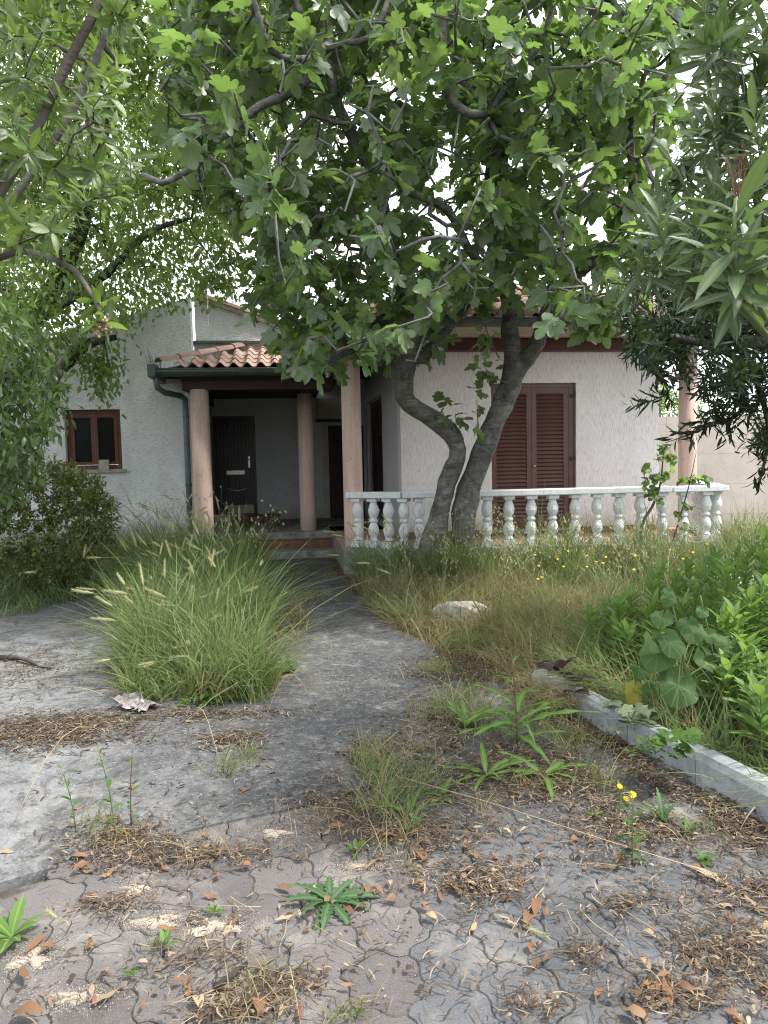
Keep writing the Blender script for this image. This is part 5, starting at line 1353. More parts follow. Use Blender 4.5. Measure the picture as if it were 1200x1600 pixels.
fl = 'foxtail grass stem with a pale bristly seed head rising from the tall clump'
for p in pts_in(core, 105, .0): foxtail(p, random.uniform(.62, .98), random.gauss(pi, 1.3), random.randrange(4), 'foxtail stems in the tall grass clump', fl, random.uniform(.9, 1.4))
for p in pts_in([(-1.7, 4.8), (-.85, 4.8), (-.9, 5.6), (-1.9, 5.8)], 12, .0): foxtail(p, random.uniform(.35, .6), random.gauss(-pi / 2, 1.2), random.randrange(4), 'foxtail stems in the tall grass clump', fl, 1.0)
fl2 = 'foxtail grass stem with a pale seed head at the left edge of the drive'
for p in pts_in([(-6, 7.5), (-3.9, 7.3), (-2.6, 8.3), (-3.2, 10.5), (-6, 10)], 26, .01): foxtail(p, random.uniform(.5, .85), random.gauss(0, .9), random.choice((1, 2, 0)), 'foxtail stems at the left edge', fl2, 1.3)
for p in pts_in([(-3.9, 8.4), (-2.5, 8.4), (-2.3, 10.6), (-3.8, 10.8)], 34, .0): foxtail(p, random.uniform(.9, 1.35), random.gauss(pi * .8, .8), random.randrange(3), 'tall foxtail stems against the white wing wall', 'tall foxtail grass stem with a pale seed head against the white wing wall', 1.35)
fl3 = 'foxtail grass stem with a pale seed head beside the pink column and balustrade'
for p in pts_in([(-.40, 9.2), (-.2, 7.6), (.3, 7.0), (1.0, 8.0), (.2, 9.0)], 15, None): foxtail(p, random.uniform(.5, .95), random.gauss(pi * .9, .8), random.choice((1, 2, 0)), 'foxtail stems beside the balustrade', fl3, 1.15)
foxtail(G(800, 1330, .012) * np.array([1, 1, 0]) + np.array([.0, 0, .004]), .02, 0, 3, 'x', 'fallen green foxtail seed head lying on the grey pavers', .85, 'fallen_seed_head')
o = bpy.data.objects['fallen_seed_head']; del o['group']; p = G(808, 1440, .008); o.location = tuple(p); o.rotation_euler = (radians(96), 0, radians(25)); o['category'] = 'seed head'
foxtail(G(160, 1590, .0), .32, radians(155), 1, 'x', 'single grass stem with a fluffy round seed head over the brown pavers', .28, 'hare_tail_grass')
o = bpy.data.objects['hare_tail_grass']; del o['group']; o.children[0].scale = (2.6, 2.6, .9)
def oat_mesh(seed):
    r = np.random.default_rng(seed); g = Geo(); c = stem_curve(1.0, .45, .5); 
    for i in range(14):
        t = r.uniform(.62, 1.0); k = t * 8; j = min(7, int(k)); b = c[j] + (c[j + 1] - c[j]) * (k - j)
        d = r.normal(0, .06, 3) + np.array([.03, 0, -.02]); e = b + d
        g.tube([b, (b + e) / 2 + np.array([0, 0, .012]), e], .0007, 3)
        for w_ in (-1, 1):
            tip = e + np.array([.010 * w_ + .008, r.normal(0, .004), -.034]); m_ = (e + tip) / 2
            g.add([e, m_ + [.004, .003, 0], tip, m_ - [.004, .003, 0]], [(0, 1, 2, 3)])
    return g.mesh('panicle'), c
OAT = [oat_mesh(s) for s in (1, 2, 3)]
for m, c in OAT: m.materials.append(L_head)
oat_stem = FOX[1][0]
def oat(pos, H, az, group, label):
    c = stem_curve(1.0, .45, .5)
    o = link(bpy.data.objects.new('wild_oat', OST)); o.location = tuple(pos); o.rotation_euler = (0, 0, az); o.scale = (H, H, H)
    p_ = link(bpy.data.objects.new('panicle', random.choice(OAT)[0]), o); p_['kind'] = 'stuff'; return tag(o, label, 'grass stem', group)
g = Geo(); g.tube(stem_curve(1.0, .45, .5), np.linspace(.0022, .0008, 9), 3); OST = g.mesh('stem', True); OST.materials.append(M_straw)
for p in pts_in([(-3.2, 9.2), (-2.2, 9), (-1.6, 9.6), (-2.0, 10.8), (-3.2, 10.8)], 26, .0): oat(p, random.uniform(.9, 1.4), random.uniform(0, 6.3), 'wild oats in front of the left wing', 'wild oat stem with drooping pale spikelets in front of the left wing')
for p in pts_in([(.1, 7.2), (1.2, 6.2), (4.5, 8.2), (3, 9), (.3, 8.9)], 70, None): oat(p, random.uniform(.55, 1.1), random.uniform(0, 6.3), 'wild oats in front of the balustrade', 'wild oat stem with drooping pale spikelets in front of the balustrade')
for p in pts_in([(4, 8.6), (7, 9), (8, 11), (5.3, 10)], 14, None): oat(p, random.uniform(.7, 1.1), random.uniform(0, 6.3), 'wild oats before the concrete wall', 'wild oat stem in sunlit grass before the beige concrete wall')
for x, y, H in ((555, 1150, .42), (590, 1170, .45), (560, 1100, .5), (640, 1185, .3), (150, 1330, .4)): oat(G(x, y, .012), H, random.uniform(0, 6.3), 'thin oat stems on the drive', 'thin wild oat stem standing alone on the stained concrete')

# ================================================================== WEEDS
T_lance = leaf_simple(.31, 5, .3, .3, .45, 0, .015); T_long = leaf_simple(.15, 7, .35, .55, .45, 0, .02); T_oval = leaf_simple(.5, 4, .25, .25, .55); T_tooth = leaf_toothed(.26, 7, .4, .3)
T_small = leaf_simple(.42, 3, .25, .25, .5)
_ML = {}
def lm(key, tpl, mat):
    if (key, mat.name) not in _ML: _ML[(key, mat.name)] = tmesh(tpl, 'leaf', mat)
    return _ML[(key, mat.name)]
def putleaf(parent, me, at, az, el, size, roll=0, wide=1.0, name='leaf'):
    """leaf at a local point, pointing to azimuth az, raised by el"""
    d = np.array([[cos(az) * cos(el), sin(az) * cos(el), sin(el)]]); nn = np.array([[-cos(az) * sin(el), -sin(az) * sin(el), cos(el)]]) + np.array([[-sin(az), cos(az), 0]]) * roll
    M = frames(d, nn, [size], [wide])[0]
    return place(me, name, parent, M, np.asarray(at, float), (0, 0, 0))
def rosette(name, px, py, me, n, L, label, el=(.1, .6), z=.01, cat='weed', az0=0, arc=2 * pi):
    p = G(px, py, z); o = empty(name, p, 0, label, cat)
    for i in range(n):
        putleaf(o, me, (0, 0, 0), az0 + arc * i / n + random.uniform(-.25, .25), random.uniform(*el), L * random.uniform(.7, 1.1), random.uniform(-.3, .3), random.uniform(.85, 1.2))
    return o
def stalk(name, base, H, me, n, L, label, cat='weed', mat=None, lean=(0, 0), t0=.1, el=(.3, .9), group=None, taper=.6, sr=.005, top=True):
    o = empty(name, base, 0, label, cat, group); c = np.array([[lean[0] * t * t * H, lean[1] * t * t * H, H * t] for t in np.linspace(0, 1, 7)])
    g = Geo(); g.tube(c, np.linspace(sr, sr * .5, 7), 5); g.build('stem', mat or M_gstem, o, True)
    for i in range(n):
        t = t0 + (1 - t0) * (i / max(1, n - 1)); k = t * 6; j = min(5, int(k)); b = c[j] + (c[j + 1] - c[j]) * (k - j)
        e = el[0] + (el[1] - el[0]) * t
        putleaf(o, me, b, i * 2.4 + random.uniform(-.3, .3), e + random.uniform(-.15, .15), L * (1 - (1 - taper) * abs(t - .45) * 1.6) * random.uniform(.85, 1.1), random.uniform(-.2, .2), random.uniform(.85, 1.15))
    return o, c
LW_long = lm('long', T_long, L_weed); LW_tooth = lm('tooth', T_tooth, L_thistle); LW_oval = lm('oval', T_oval, L_weed); LW_lance = lm('lance', T_lance, L_weed); LW_small = lm('small', T_small, L_clover)
o, c = stalk('prickly_weed', G(808, 1165, .0), .50, LW_long, 5, .15, 'tall weed with a reddish stem and long arching strap leaves near the kerb', mat=M_redstem, lean=(-.05, 0), t0=.55, el=(.3, .9))
for i in range(15): putleaf(o, LW_long, (0, 0, .02 + .012 * i), i * 2.4 + random.uniform(-.2, .2), random.uniform(.25, .8), random.uniform(.24, .40), random.uniform(-.4, .4), random.uniform(.55, .85))
rosette('broadleaf_weed', 728, 1135, LW_lance, 8, .20, 'upright broad-leaved weed at the right edge of the dark concrete', (.5, 1.15))
rosette('broadleaf_weed', 760, 1215, LW_long, 9, .24, 'low strap-leaved weed in the litter left of the tall kerb weed', (.3, .9))
rosette('broadleaf_weed', 640, 1275, LW_long, 7, .17, 'small narrow-leaved weed beside the grass tuft in mid paving', (.3, 1.0))
rosette('dandelion', 515, 1410, LW_tooth, 13, .175, 'flat rosette of dark jagged toothed leaves on the brown pavers', (.08, .45))
rosette('plantain', 18, 1465, lm('oval2', leaf_simple(.36, 5, .25, .3, .6), L_weed), 8, .115, 'bright green broad-leaved plantain at the left edge of the pavers', (.4, 1.1))
rosette('broadleaf_weed', 850, 1215, LW_long, 8, .26, 'strap-leaved weed between the tall red-stemmed weed and the kerb', (.3, .9))
rosette('broadleaf_weed', 690, 1245, LW_lance, 7, .11, 'low broad green weed in dark litter in mid paving', (.2, .8))
rosette('broadleaf_weed', 555, 1330, LW_small, 7, .06, 'small low green weed just behind the toothed rosette', (.2, .9))
rosette('seedling', 258, 1478, lm('oval2', leaf_simple(.36, 5, .25, .3, .6), L_weed), 5, .055, 'tiny upright seedling in the sand between brown pavers', (.6, 1.2))
rosette('seedling', 335, 1425, LW_small, 6, .035, 'tiny pale seedling by the sand patch on brown pavers', (.4, 1.2))
rosette('seedling', 208, 1525, LW_small, 4, .04, 'tiny bent seedling with two pale leaves low on the brown pavers', (.5, 1.2))
rosette('seedling', 560, 1265, LW_oval, 4, .05, 'small green seedling at the worn front edge of the concrete', (.4, 1.1))
# yellow flowered weed
def daisy(parent, at, r=.016):
    g = Geo(); n = 14
    for i in range(n):
        a = 2 * pi * i / n; b = .13
        g.add([(.25 * r * cos(a), .25 * r * sin(a), .002), (r * .8 * cos(a - b), r * .8 * sin(a - b), .005), (r * cos(a), r * sin(a), .003), (r * .8 * cos(a + b), r * .8 * sin(a + b), .005)], [(0, 1, 2, 3)])
    g.lathe([(.001, -.008), (r * .5, -.002), (r * .45, .006), (.001, .009)], 0, 0, 10)
    o = g.build('flower', M_flower, parent); o.location = tuple(at); o.rotation_euler = (random.uniform(.2, .6), random.uniform(-.3, .3), 0); return o
o, c = stalk('flowering_weed', G(988, 1350, .0), .27, lm('small2', T_small, L_holly), 13, .075, 'small upright weed with oval leaves and yellow daisy flowers on the pavers', lean=(.0, 0), t0=.05, el=(.15, .7), sr=.004)
daisy(o, c[-1]); daisy(o, c[-1] + np.array([-.022, .005, -.018]), .013)
o, c = stalk('flowering_weed', G(968, 1275, .0), .13, lm('small2', T_small, L_holly), 7, .05, 'short weed with one yellow daisy flower close to the kerb', t0=.1, el=(.2, .7), sr=.003); daisy(o, c[-1], .014)
rosette('broadleaf_weed', 1035, 1285, LW_tooth, 5, .14, 'single toothed green leaves rising beside the yellow-flowered weed', (.5, 1.2))
rosette('broadleaf_weed', 1075, 1300, LW_small, 9, .06, 'low pale-leaved weed on the pavers below the kerb', (.2, .9))
rosette('broadleaf_weed', 1100, 1345, LW_small, 6, .05, 'tiny low weed with rounded leaves right of the yellow flowers', (.2, .8))
rosette('broadleaf_weed', 930, 1275, LW_small, 7, .05, 'tiny low weed in bark litter left of the yellow flowers', (.3, .9))
# sparse branching weeds on the pale slab
for (x, y, H, n, lab) in ((180, 1312, .40, 13, 'thin branching weed with small pale leaves on the bleached concrete'), (118, 1300, .28, 10, 'short branching weed with pale leaves at the litter patch on bleached concrete'), (205, 1290, .34, 9, 'wispy red-stemmed weed growing from the litter patch on bleached concrete')):
    stalk('branching_weed', G(x, y, .014), H, LW_small, n, .05, lab, mat=M_redstem if n == 9 else M_gstem, lean=(random.uniform(-.15, .15), -.05), t0=.1, el=(.3, .9), sr=.0032)
# low bright weeds at the foot of the clump
def cushion(name, px, py, n, R_, L, me, label, h=.06, z=.012):
    o = empty(name, G(px, py, z), 0, label, 'weed')
    for i in range(n):
        a = random.uniform(0, 6.3); r = R_ * random.random() ** .5
        putleaf(o, me, (cos(a) * r, sin(a) * r * .8, random.uniform(.01, h)), random.uniform(0, 6.3), random.uniform(-.2, .7), L * random.uniform(.7, 1.2), random.uniform(-.4, .4))
LR = lm('round', leaf_round(8, 2), L_clover)
cushion('creeping_weed', 312, 1100, 70, .16, .055, LW_small, 'low cushion of bright green leaves at the front foot of the tall clump')
cushion('creeping_weed', 432, 1050, 46, .15, .06, LR, 'low round-leaved weed at the right foot of the tall clump')
cushion('creeping_weed', 345, 1095, 30, .12, .05, LR, 'small creeping weed beside the plastic scrap at the clump foot')
cushion('creeping_weed', 1012, 1180, 60, .09, .04, LW_small, 'small mint-like weed spilling over the kerb', .10, .12)
IV = lm('ivyg', leaf_fig(.2, .1, .1, 3), L_clover)
cushion('ivy', 1062, 1190, 26, .11, .07, IV, 'green ivy creeping over the back edge of the kerb', .12, .15)
cushion('variegated_ivy', 985, 1135, 22, .14, .09, lm('ivyv', leaf_fig(.3, .2, .1, 4), L_ivy), 'cream-edged ivy behind the kerb', .12, .12)
cushion('purple_plant', 895, 1085, 14, .14, .14, lm('purp', T_oval, L_purple), 'dark purple-leaved plant at the far end of the kerb', .2, .1)
cushion('broadleaf_weed', 640, 905, 60, .4, .07, LW_small, 'patch of small green weeds at the foot of the fig trunk', .2, .16)

# tall lance-leaved weeds of the bed
wl_ = 'bright green lance-leaved weed in the crowded bed behind the kerb'
spots = [(1195, 3.35, .34), (1230, 3.5, .42), (1165, 3.95, .36), (1100, 4.45, .36), (1135, 4.4, .42), (1030, 4.7, .32), (985, 4.75, .28), (1210, 4.4, .55), (1170, 4.5, .58), (1145, 4.95, .62), (1105, 4.8, .5), (1060, 4.9, .42), (1010, 5.2, .42), (970, 5.2, .36), (1240, 4.2, .5), (1080, 5.0, .62), (1130, 4.7, .66), (1180, 4.6, .62), (1215, 4.4, .6), (1050, 5.3, .58), (1020, 5.4, .5), (985, 5.4, .42), (950, 5.5, .34), (925, 5.2, .3), (1155, 5.3, .72), (1200, 5.2, .72), (1100, 5.6, .68), (1240, 4.9, .6),
         (1175, 4.1, .36), (1140, 3.9, .30), (1205, 3.8, .38), (1190, 3.6, .28), (1160, 4.3, .5), (960, 5.0, .26), (1010, 5.0, .36), (1225, 4.1, .45), (1120, 5.2, .66), (1065, 5.7, .64), (1185, 5.7, .74), (1250, 5.4, .7), (1030, 5.8, .55), (1145, 5.8, .66), (1290, 4.6, .6), (1300, 5.2, .66)]
for x, d, H in spots:
    q = P(x, 900, d); q[2] = .08
    kind_ = ('short lance-leaved weed close behind the kerb', 'short weeds close behind the kerb') if H < .46 and d < 4.7 else ('low lance-leaved weed at the left end of the crowded bed', 'low weeds at the left end of the bed') if H < .51 else ('tall bright lance-leaved weed at the back of the crowded bed', 'tall weeds at the back of the bed') if d > 5.05 else ('tall bright lance-leaved weed beside the round-leaved mallows', 'tall weeds beside the mallows')
    stalk('lance_leaved_weed', q, H * random.uniform(.95, 1.15), LW_lance, int(14 + H * 28), .18, kind_[0], lean=(random.uniform(-.12, .12), random.uniform(-.12, .05)), t0=.25, el=(.15, 1.15), group=kind_[1], taper=.7, sr=.006)
for (x, y, d, H, lab) in ((300, 880, 8.6, .5, 'leafy green weed among the grass behind the tall clump'), (385, 870, 9.0, .45, 'leafy green weed at the right rear of the tall clump'), (330, 865, 9.4, .55, 'leafy green weed in front of the porch column'), (160, 890, 8.4, .4, 'leafy green weed below the variegated bush')):
    q = P(x, y, d); q[2] = .02
    for k in range(1): stalk('leafy_weed', q, H, LW_lance, 26, .14, lab, t0=.2, el=(.2, 1.1), taper=.7)
# round-leaved mallow
def mallow(base, top, lv, label):
    b, t_ = np.array(base), np.array(top); o = empty('mallow', b, 0, label, 'weed')
    c = spline([(0, 0, 0), (t_ - b) * .5 + np.array([.02, 0, 0]), t_ - b], .06); g = Geo(); g.tube(c, np.linspace(.009, .004, len(c)), 6); g.build('stem', M_gstem, o, True)
    for i, (x, y, s) in enumerate(lv):
        d = b[1] - random.uniform(-.02, .18); q = P(x, y, d) - b; k = int(np.argmin(np.abs(c[:, 2] - q[2] + .06))); L = s * .9 / FPX * d
        g = Geo(); g.tube([c[k], (c[k] + q) / 2 + np.array([0, 0, .01]), q], .0028, 4); pt = g.build('petiole', M_gstem, o, True)
        nn = unit(np.array([[random.uniform(-.3, .3), random.uniform(-.9, -.45), .75]])); M = frames(np.array([[random.uniform(-.5, .5), -.4, -.6]]), nn, [L])[0]
        m = lm('round%d' % (i % 3), leaf_round(16, i % 3), L_holly); place(m, 'leaf', o, M, q, (0, 0, 0))
b1 = P(1078, 1225, 4.05); b1[2] = .08; b2 = P(1120, 1200, 4.15); b2[2] = .08
mallow(b1, P(1038, 895, 4.1), [(1060, 1070, 74), (1028, 1022, 62), (1045, 1003, 56), (1082, 985, 44), (1035, 965, 38), (1020, 1000, 44), (1045, 935, 28), (1045, 925, 22), (1000, 1045, 36), (1015, 1078, 30)], 'tall mallow with big round blue-green leaves, the one nearer the kerb')
mallow(b2, P(1094, 930, 4.2), [(1115, 1066, 78), (1100, 1097, 66), (1140, 1008, 48), (1105, 1030, 56), (1108, 992, 28), (1075, 975, 36), (1098, 955, 24), (1158, 1050, 40), (1085, 1140, 34)], 'tall mallow with big round leaves, right of its taller twin')
yb = P(1030, 1165, 4.0); yb[2] = .1; o = empty('yellowing_weed', yb, 0, 'weed with one large yellowing leaf leaning over the kerb', 'weed')
q = P(990, 1080, 3.95) - yb; g = Geo(); g.tube([(0, 0, 0), q * .5 + np.array([.03, 0, .02]), q], .004, 5); g.tube([(0, 0, 0), (.0, 0, .25), (-.05, 0, .42)], .004, 5); g.build('stem', M_gstem, o, True)
place(lm('yl', leaf_round(16, 1), L_yellow), 'leaf', o, frames(np.array([[-.2, -.3, -.9]]), np.array([[.3, -.8, .5]]), [.135], [.9])[0], q, (0, 0, 0))
# small yellow flowers through the rough grass
for i, p in enumerate(pts_in([(1.3, 6.6), (3.8, 7.2), (3.6, 8.6), (1.4, 8.2)], 26, None)):
    g = Geo(); H = random.uniform(.25, .45); g.tube([(0, 0, 0), (random.uniform(-.04, .04), 0, H)], .002, 4); o = g.build('yellow_wildflower', M_gstem); o.location = tuple(p)
    tag(o, 'small yellow wildflower in the rough grass before the balustrade', 'wildflower', 'yellow wildflowers in the rough grass')
    dz = daisy(o, (0, 0, H), .018)

# ================================================================== LITTER
def bits(n, centre, R_, L=(.015, .07), w=.0035, z=.012):
    p = np.column_stack([centre[0] + rng.normal(0, R_[0], n), centre[1] + rng.normal(0, R_[1], n), z + np.abs(rng.normal(0, .008, n))])
    a = rng.uniform(0, 2 * pi, n); l = rng.uniform(*L, n); d = np.column_stack([np.cos(a), np.sin(a), rng.normal(0, .12, n)]); q = np.column_stack([-np.sin(a), np.cos(a), np.zeros(n)])
    bend = rng.normal(0, .12, n)[:, None] * l[:, None]; t = np.linspace(0, 1, 4); ww = rng.uniform(.5, 1.4, n)[:, None] * w
    A = np.zeros((n, 4, 2, 3))
    for i, u in enumerate(t):
        c = p + d * (l * (u - .5))[:, None] + q * bend * (1 - (2 * u - 1) ** 2) + np.array([0, 0, .004]) * sin(pi * u)
        k = ww * (sin(pi * (u * .8 + .1))); A[:, i, 0] = c - q * k; A[:, i, 1] = c + q * k
    return A
lit = Geo()
mats_ = [(60, 1150, .42, .20, 2200), (20, 1050, .5, .5, 1500), (110, 1135, .3, .15, 900), (190, 1320, .16, .12, 1400), (250, 1345, .2, .08, 500), (350, 1340, .22, .08, 600), (520, 1260, .16, .13, 1000), (600, 1300, .16, .14, 1100), (680, 1300, .2, .14, 1200),
         (740, 1220, .25, .22, 1700), (830, 1200, .22, .25, 1800), (900, 1230, .18, .22, 1600), (960, 1290, .2, .16, 1200), (1060, 1310, .2, .12, 900), (720, 1370, .16, .08, 700), (760, 1395, .10, .05, 350), (700, 1130, .2, .3, 1000), (730, 1050, .25, .4, 1500),
         (1150, 1500, .14, .13, 1200), (1190, 1400, .12, .12, 600), (1050, 1560, .12, .06, 500), (920, 1500, .06, .05, 160), (980, 1420, .08, .05, 200), (840, 1580, .08, .05, 200), (380, 1580, .12, .06, 500), (180, 1420, .10, .05, 300), (320, 1500, .1, .05, 200), (440, 1540, .10, .05, 260),
         (460, 860, .4, .8, 900), (550, 900, .3, .9, 1000), (440, 970, .2, .5, 600), (330, 1120, .4, .08, 500), (360, 1160, .14, .10, 400), (600, 1180, .2, .2, 500), (1100, 1420, .25, .2, 500), (860, 1360, .4, .2, 600), (600, 1480, .8, .25, 500), (800, 1500, .5, .3, 500), (200, 1500, .4, .2, 400), (400, 1230, .6, .2, 300)]
for x, y, a, b, n in mats_:
    c = G(x, y); n = int(n * (.8 if y < 1200 else .5)); a *= .8; b *= .8; add_blades(lit, bits(n, c, (a, b), (.012, .065) if y > 1200 else (.015, .09), .0024 if y > 1250 else .0035, .016))
for x, y, a, b, n in mats_:
    c = G(x, y); add_blades(lit, bits(int(n * (.07 if y > 1200 else .08)), c, (a * .75, b * .75), (.008, .032), .008, .014))
for k in range(60):
    c = np.array([.955, 4.80, 0]) + kd * (k / 60 * 3.2) - kn * 0; c = c - np.array([.10, .03, 0]) * random.uniform(.2, 2.2); add_blades(lit, bits(60, c, (.05, .06), (.012, .06), .0035, .010)); add_blades(lit, bits(7, c, (.05, .06), (.010, .03), .008, .010))
tag(lit.build('leaf_litter', M_litter), 'matted brown plant litter and twig scraps over the pavers and drive', 'litter', None, 'stuff')
crumbs = Geo()
n = 900; c = np.column_stack([rng.uniform(-1.2, 1.9, n), rng.uniform(1.9, 4.4, n), np.full(n, .006)])
tet = ([(0, 0, 1), (.9, 0, -.3), (-.5, .8, -.3), (-.5, -.8, -.3)], [(0, 1, 2), (0, 2, 3), (0, 3, 1), (1, 3, 2)], None)
kx = .953 + (4.797 - c[:, 1]) * .345; c = c[c[:, 0] < kx - .05]; R3 = frames(rnd_dirs(len(c)), rnd_dirs(len(c)), rng.uniform(.0015, .005, len(c)))
crumbs.inst(tet, R3, c); tag(crumbs.build('grit', M_sand), 'pale grit and tiny stone crumbs scattered over the pavers', 'grit', None, 'stuff')
# ant sand
for i, (x, y, a, b) in enumerate(((212, 1390, .07, .05), (430, 1303, .10, .05), (330, 1450, .14, .06), (45, 1500, .09, .07), (415, 1560, .13, .05), (240, 1440, .12, .05), (560, 1355, .07, .03), (120, 1560, .1, .04))):
    c = G(x, y); g = Geo(); th = np.linspace(0, 2 * pi, 26, endpoint=False); A = []; w_ = 1 + .35 * np.sin(th * 3 + i) + .2 * np.sin(th * 5 + 2 * i) + rng.normal(0, .22, 26)
    for r in (0.02, .25, .5, .75, 1.0): A.append([(cos(t) * a * .6 * r * k, sin(t) * b * .6 * r * k, .009 * (1 - r ** 1.5) + (rng.normal(0, .002) if r < .9 else -.004)) for t, k in zip(th, w_)])
    g.grid(A, True); o = g.build('ant_sand', M_sand, None, True); o.location = (c[0], c[1], .003)
    gr = rng.normal(0, 1, (900, 3)) * np.array([a * .75, b * .75, 0]); gr[:, 2] = .004
    g2 = Geo(); g2.inst(tet, frames(rnd_dirs(900), rnd_dirs(900), rng.uniform(.0009, .0028, 900)), gr); o2 = g2.build('grains', M_sand, o); o2['kind'] = 'stuff'
    tag(o, 'spill of pale sand between the pavers', 'sand', None, 'stuff')
# dead leaves, one by one
def dead_tpl(seed):
    r = random.Random(seed); n = 5; v = []; f = []; w = r.uniform(.24, .46); cu = r.uniform(-.4, 1.3); tw = r.uniform(-.9, .9)
    for i in range(n + 1):
        y = i / n; hw = w * .5 * max(.02, sin(pi * min(1, y * .96 + .03))) ** .8; z = .18 * sin(pi * y) * cu; s_ = tw * (y - .5)
        k = hw * (-.2 + .9 * r.random())
        v += [(-hw, y - .5, z + k - s_ * hw), (r.uniform(-.02, .02), y - .5, z), (hw, y - .5, z + k + s_ * hw)]
        if i: a = 3 * (i - 1); b = 3 * i; f += [(a, a + 1, b + 1, b), (a + 1, a + 2, b + 2, b + 1)]
    v = np.array(v); v[:, 2] -= v[:, 2].min()
    return v, f, None
DT = [dead_tpl(s) for s in range(8)]
DO = [tmesh(t, 'dead_leaf', M_leaf_or) for t in DT]; DN = [tmesh(t, 'dead_leaf', M_leaf_tan) for t in DT]
dl = []
for (x, y, sx, sy, n) in ((700, 1340, 60, 45, 34), (760, 1380, 70, 40, 22), (640, 1300, 50, 40, 16), (1130, 1520, 60, 60, 30), (1180, 1420, 30, 50, 10), (1060, 1560, 60, 30, 12), (960, 1320, 70, 40, 16), (860, 1270, 80, 40, 16), (500, 1420, 60, 45, 14), (300, 1380, 110, 60, 20),
                          (150, 1330, 90, 40, 14), (400, 1570, 90, 40, 12), (60, 1520, 60, 50, 8), (560, 1290, 60, 30, 10), (900, 1450, 120, 60, 10), (400, 1230, 120, 50, 10), (740, 1180, 70, 60, 12), (330, 1140, 80, 40, 8), (980, 1270, 50, 40, 8), (250, 1560, 100, 40, 6), (840, 1520, 120, 50, 4)):
    for _ in range(n): dl.append((random.gauss(x, sx), random.gauss(y, sy)))
dl += [(667, 1387), (490, 1260), (415, 1277), (375, 1410), (785, 1407), (1010, 1420), (470, 1540), (30, 1525), (65, 1530), (100, 1575), (430, 1420), (440, 1580), (330, 1545), (1050, 1555), (1110, 1590), (1140, 1560)]
for i, (x, y) in enumerate(dl[:292]):
    if y > 1680 or y < 1080: continue
    p = G(x, y, .008); kx = .953 + (4.797 - p[1]) * .345
    if p[0] > kx - .06: continue
    orange = random.random() < .74
    o = link(bpy.data.objects.new('dead_leaf', random.choice(DO if orange else DN)))
    s = random.uniform(.028, .062) if random.random() < .8 else random.uniform(.06, .095)
    o.location = (p[0], p[1], .008 + random.uniform(0, .012)); o.scale = (s, s, s); o.rotation_euler = (random.uniform(-.2, .2) + (pi if random.random() < .3 else 0), random.uniform(-.25, .25), random.uniform(0, 6.3))
    if abs(o.rotation_euler.x) > 2: o.location.z += .16 * s
    where = 'on the stained concrete drive' if (p[1] > front_edge(p[0]) and p[0] < .5) else 'on the brownish pavers' if p[0] < .12 - (p[1] - 2) * .28 else 'in the litter near the kerb' if p[0] > kx - .55 else 'on the slate grey pavers'
    lab = ('curled orange-brown dead leaf lying ' if orange else 'papery tan dead leaf lying ') + where
    tag(o, lab, 'dead leaf', lab.split(' lying ')[0].replace(' leaf', ' leaves') + ' ' + where)
# twigs
for i in range(42):
    x, y = (random.gauss(950, 170), random.gauss(1440, 80)) if i % 3 else (random.gauss(350, 150), random.gauss(1480, 70))
    p = G(x, y, .01); kx = .953 + (4.797 - p[1]) * .345
    if p[0] > kx - .15 or y > 1640: continue
    L = random.uniform(.10, .30); a = random.uniform(0, 6.3); c = [(L * t * cos(a) + random.gauss(0, .0035), L * t * sin(a) + random.gauss(0, .0035), .004 + random.uniform(0, .01)) for t in np.linspace(-.5, .5, 6)]
    g = Geo(); g.tube(c, np.linspace(.0024, .0010, 6) * random.uniform(.6, 1.2), 5); o = g.build('twig', M_greybark if i % 2 else M_straw, None, True); o.location = tuple(p)
    tag(o, 'thin grey fallen twig lying on the pavers' if i % 2 else 'thin pale straw stalk lying on the pavers', 'twig', 'grey twigs on the pavers' if i % 2 else 'straw stalks on the pavers')
g = Geo(); a, b = G(335, 1545, .02), G(385, 1505, .02); g.tube([(0, 0, 0), (b - a) * .5 + np.array([.01, 0, .008]), b - a], [.011, .010, .007], 7, .1); o = g.build('stick', M_darkbark, None, True); o.location = tuple(a); tag(o, 'short thick dark stick among dead leaves on the brown pavers', 'stick')
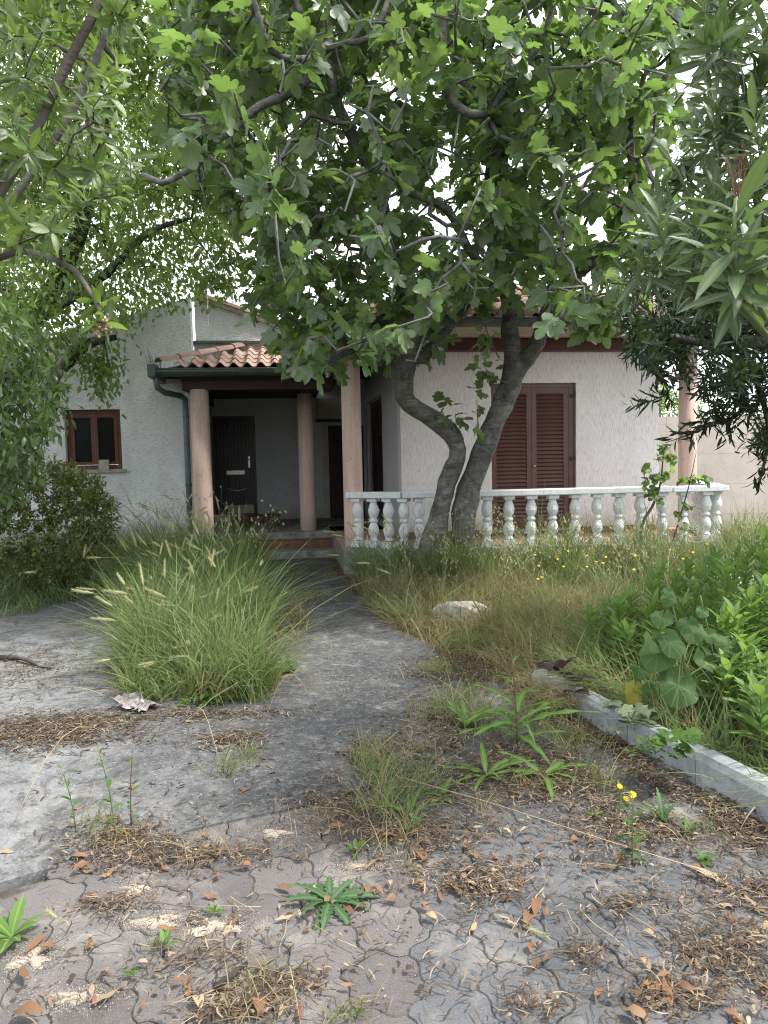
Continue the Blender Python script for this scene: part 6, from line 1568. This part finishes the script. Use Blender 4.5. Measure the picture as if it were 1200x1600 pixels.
g = Geo(); a, b = G(0, 1027, .03), G(62, 1040, .03); g.tube([(0, 0, 0), (b - a) * .5 + np.array([.0, .03, .02]), b - a, (b - a) * 1.25], [.022, .02, .015, .006], 7, .1); o = g.build('stick', M_darkbark, None, True); o.location = tuple(a); tag(o, 'dark crooked branch lying on the litter at the left of the drive', 'stick')
a, b = G(618, 1212, .10), G(1120, 1366, .03); g = Geo(); g.tube([(0, 0, 0), (b - a) * .35 + np.array([0, 0, .01]), (b - a) * .7, b - a], [.0017, .0017, .0017, .002], 5); w_ = g.build('straw_stalk', M_straw, None, True); w_.location = tuple(a)
tag(w_, 'very long pale straw stalk lying across the weeds and pavers', 'stalk'); g = Geo(); t_ = leaf_simple(.16, 4, .2, .2, .4); g.add(*t_); lf = g.build('dry_leaf', M_leaf_tan, w_, True); d = b - a; lf.location = tuple(d * .92); lf.scale = (.24, .24, .24); lf.rotation_euler = (-.1, 0, math.atan2(d[1], d[0]) - pi / 2)
# bent dry stems over the bleached concrete
for (x0, y0, x1, y1, h) in ((20, 1290, 190, 1165, .25), (410, 1140, 500, 1125, .3), (290, 1160, 345, 1200, .25)):
    a, b = G(x0, y0, .02), G(x1, y1, .06); g = Geo(); c = [(b - a) * t + np.array([0, 0, h * sin(pi * t)]) for t in np.linspace(0, 1, 8)]; g.tube(c, .0018, 4); o = g.build('dry_stem', M_straw, None, True); o.location = tuple(a)
    tag(o, 'thin bent dry stem arching over the stained concrete', 'dry stem', 'bent dry stems on the concrete')
# crumpled plastic scrap
r = np.random.default_rng(8); n, m = 11, 9; A = np.zeros((n, m, 3))
for i in range(n):
    for j in range(m): A[i, j] = ((i / (n - 1) - .5) * .26 + r.normal(0, .01), (j / (m - 1) - .5) * .17 + r.normal(0, .01), .012 + abs(r.normal(0, .022)) + .10 * max(0, .45 - i / (n - 1)))
g = Geo(); g.grid(A); o = g.build('plastic_scrap', m_plain('dirty_plastic', (.24, .21, .20), .35, .5, .35, 14, .2), None, False); p = G(215, 1108, .01); o.location = tuple(p); o.rotation_euler = (0, 0, -.6)
sol = o.modifiers.new('solid', 'SOLIDIFY'); sol.thickness = .002
tag(o, 'crumpled dirty grey-brown plastic scrap at the left foot of the tall grass', 'plastic scrap')
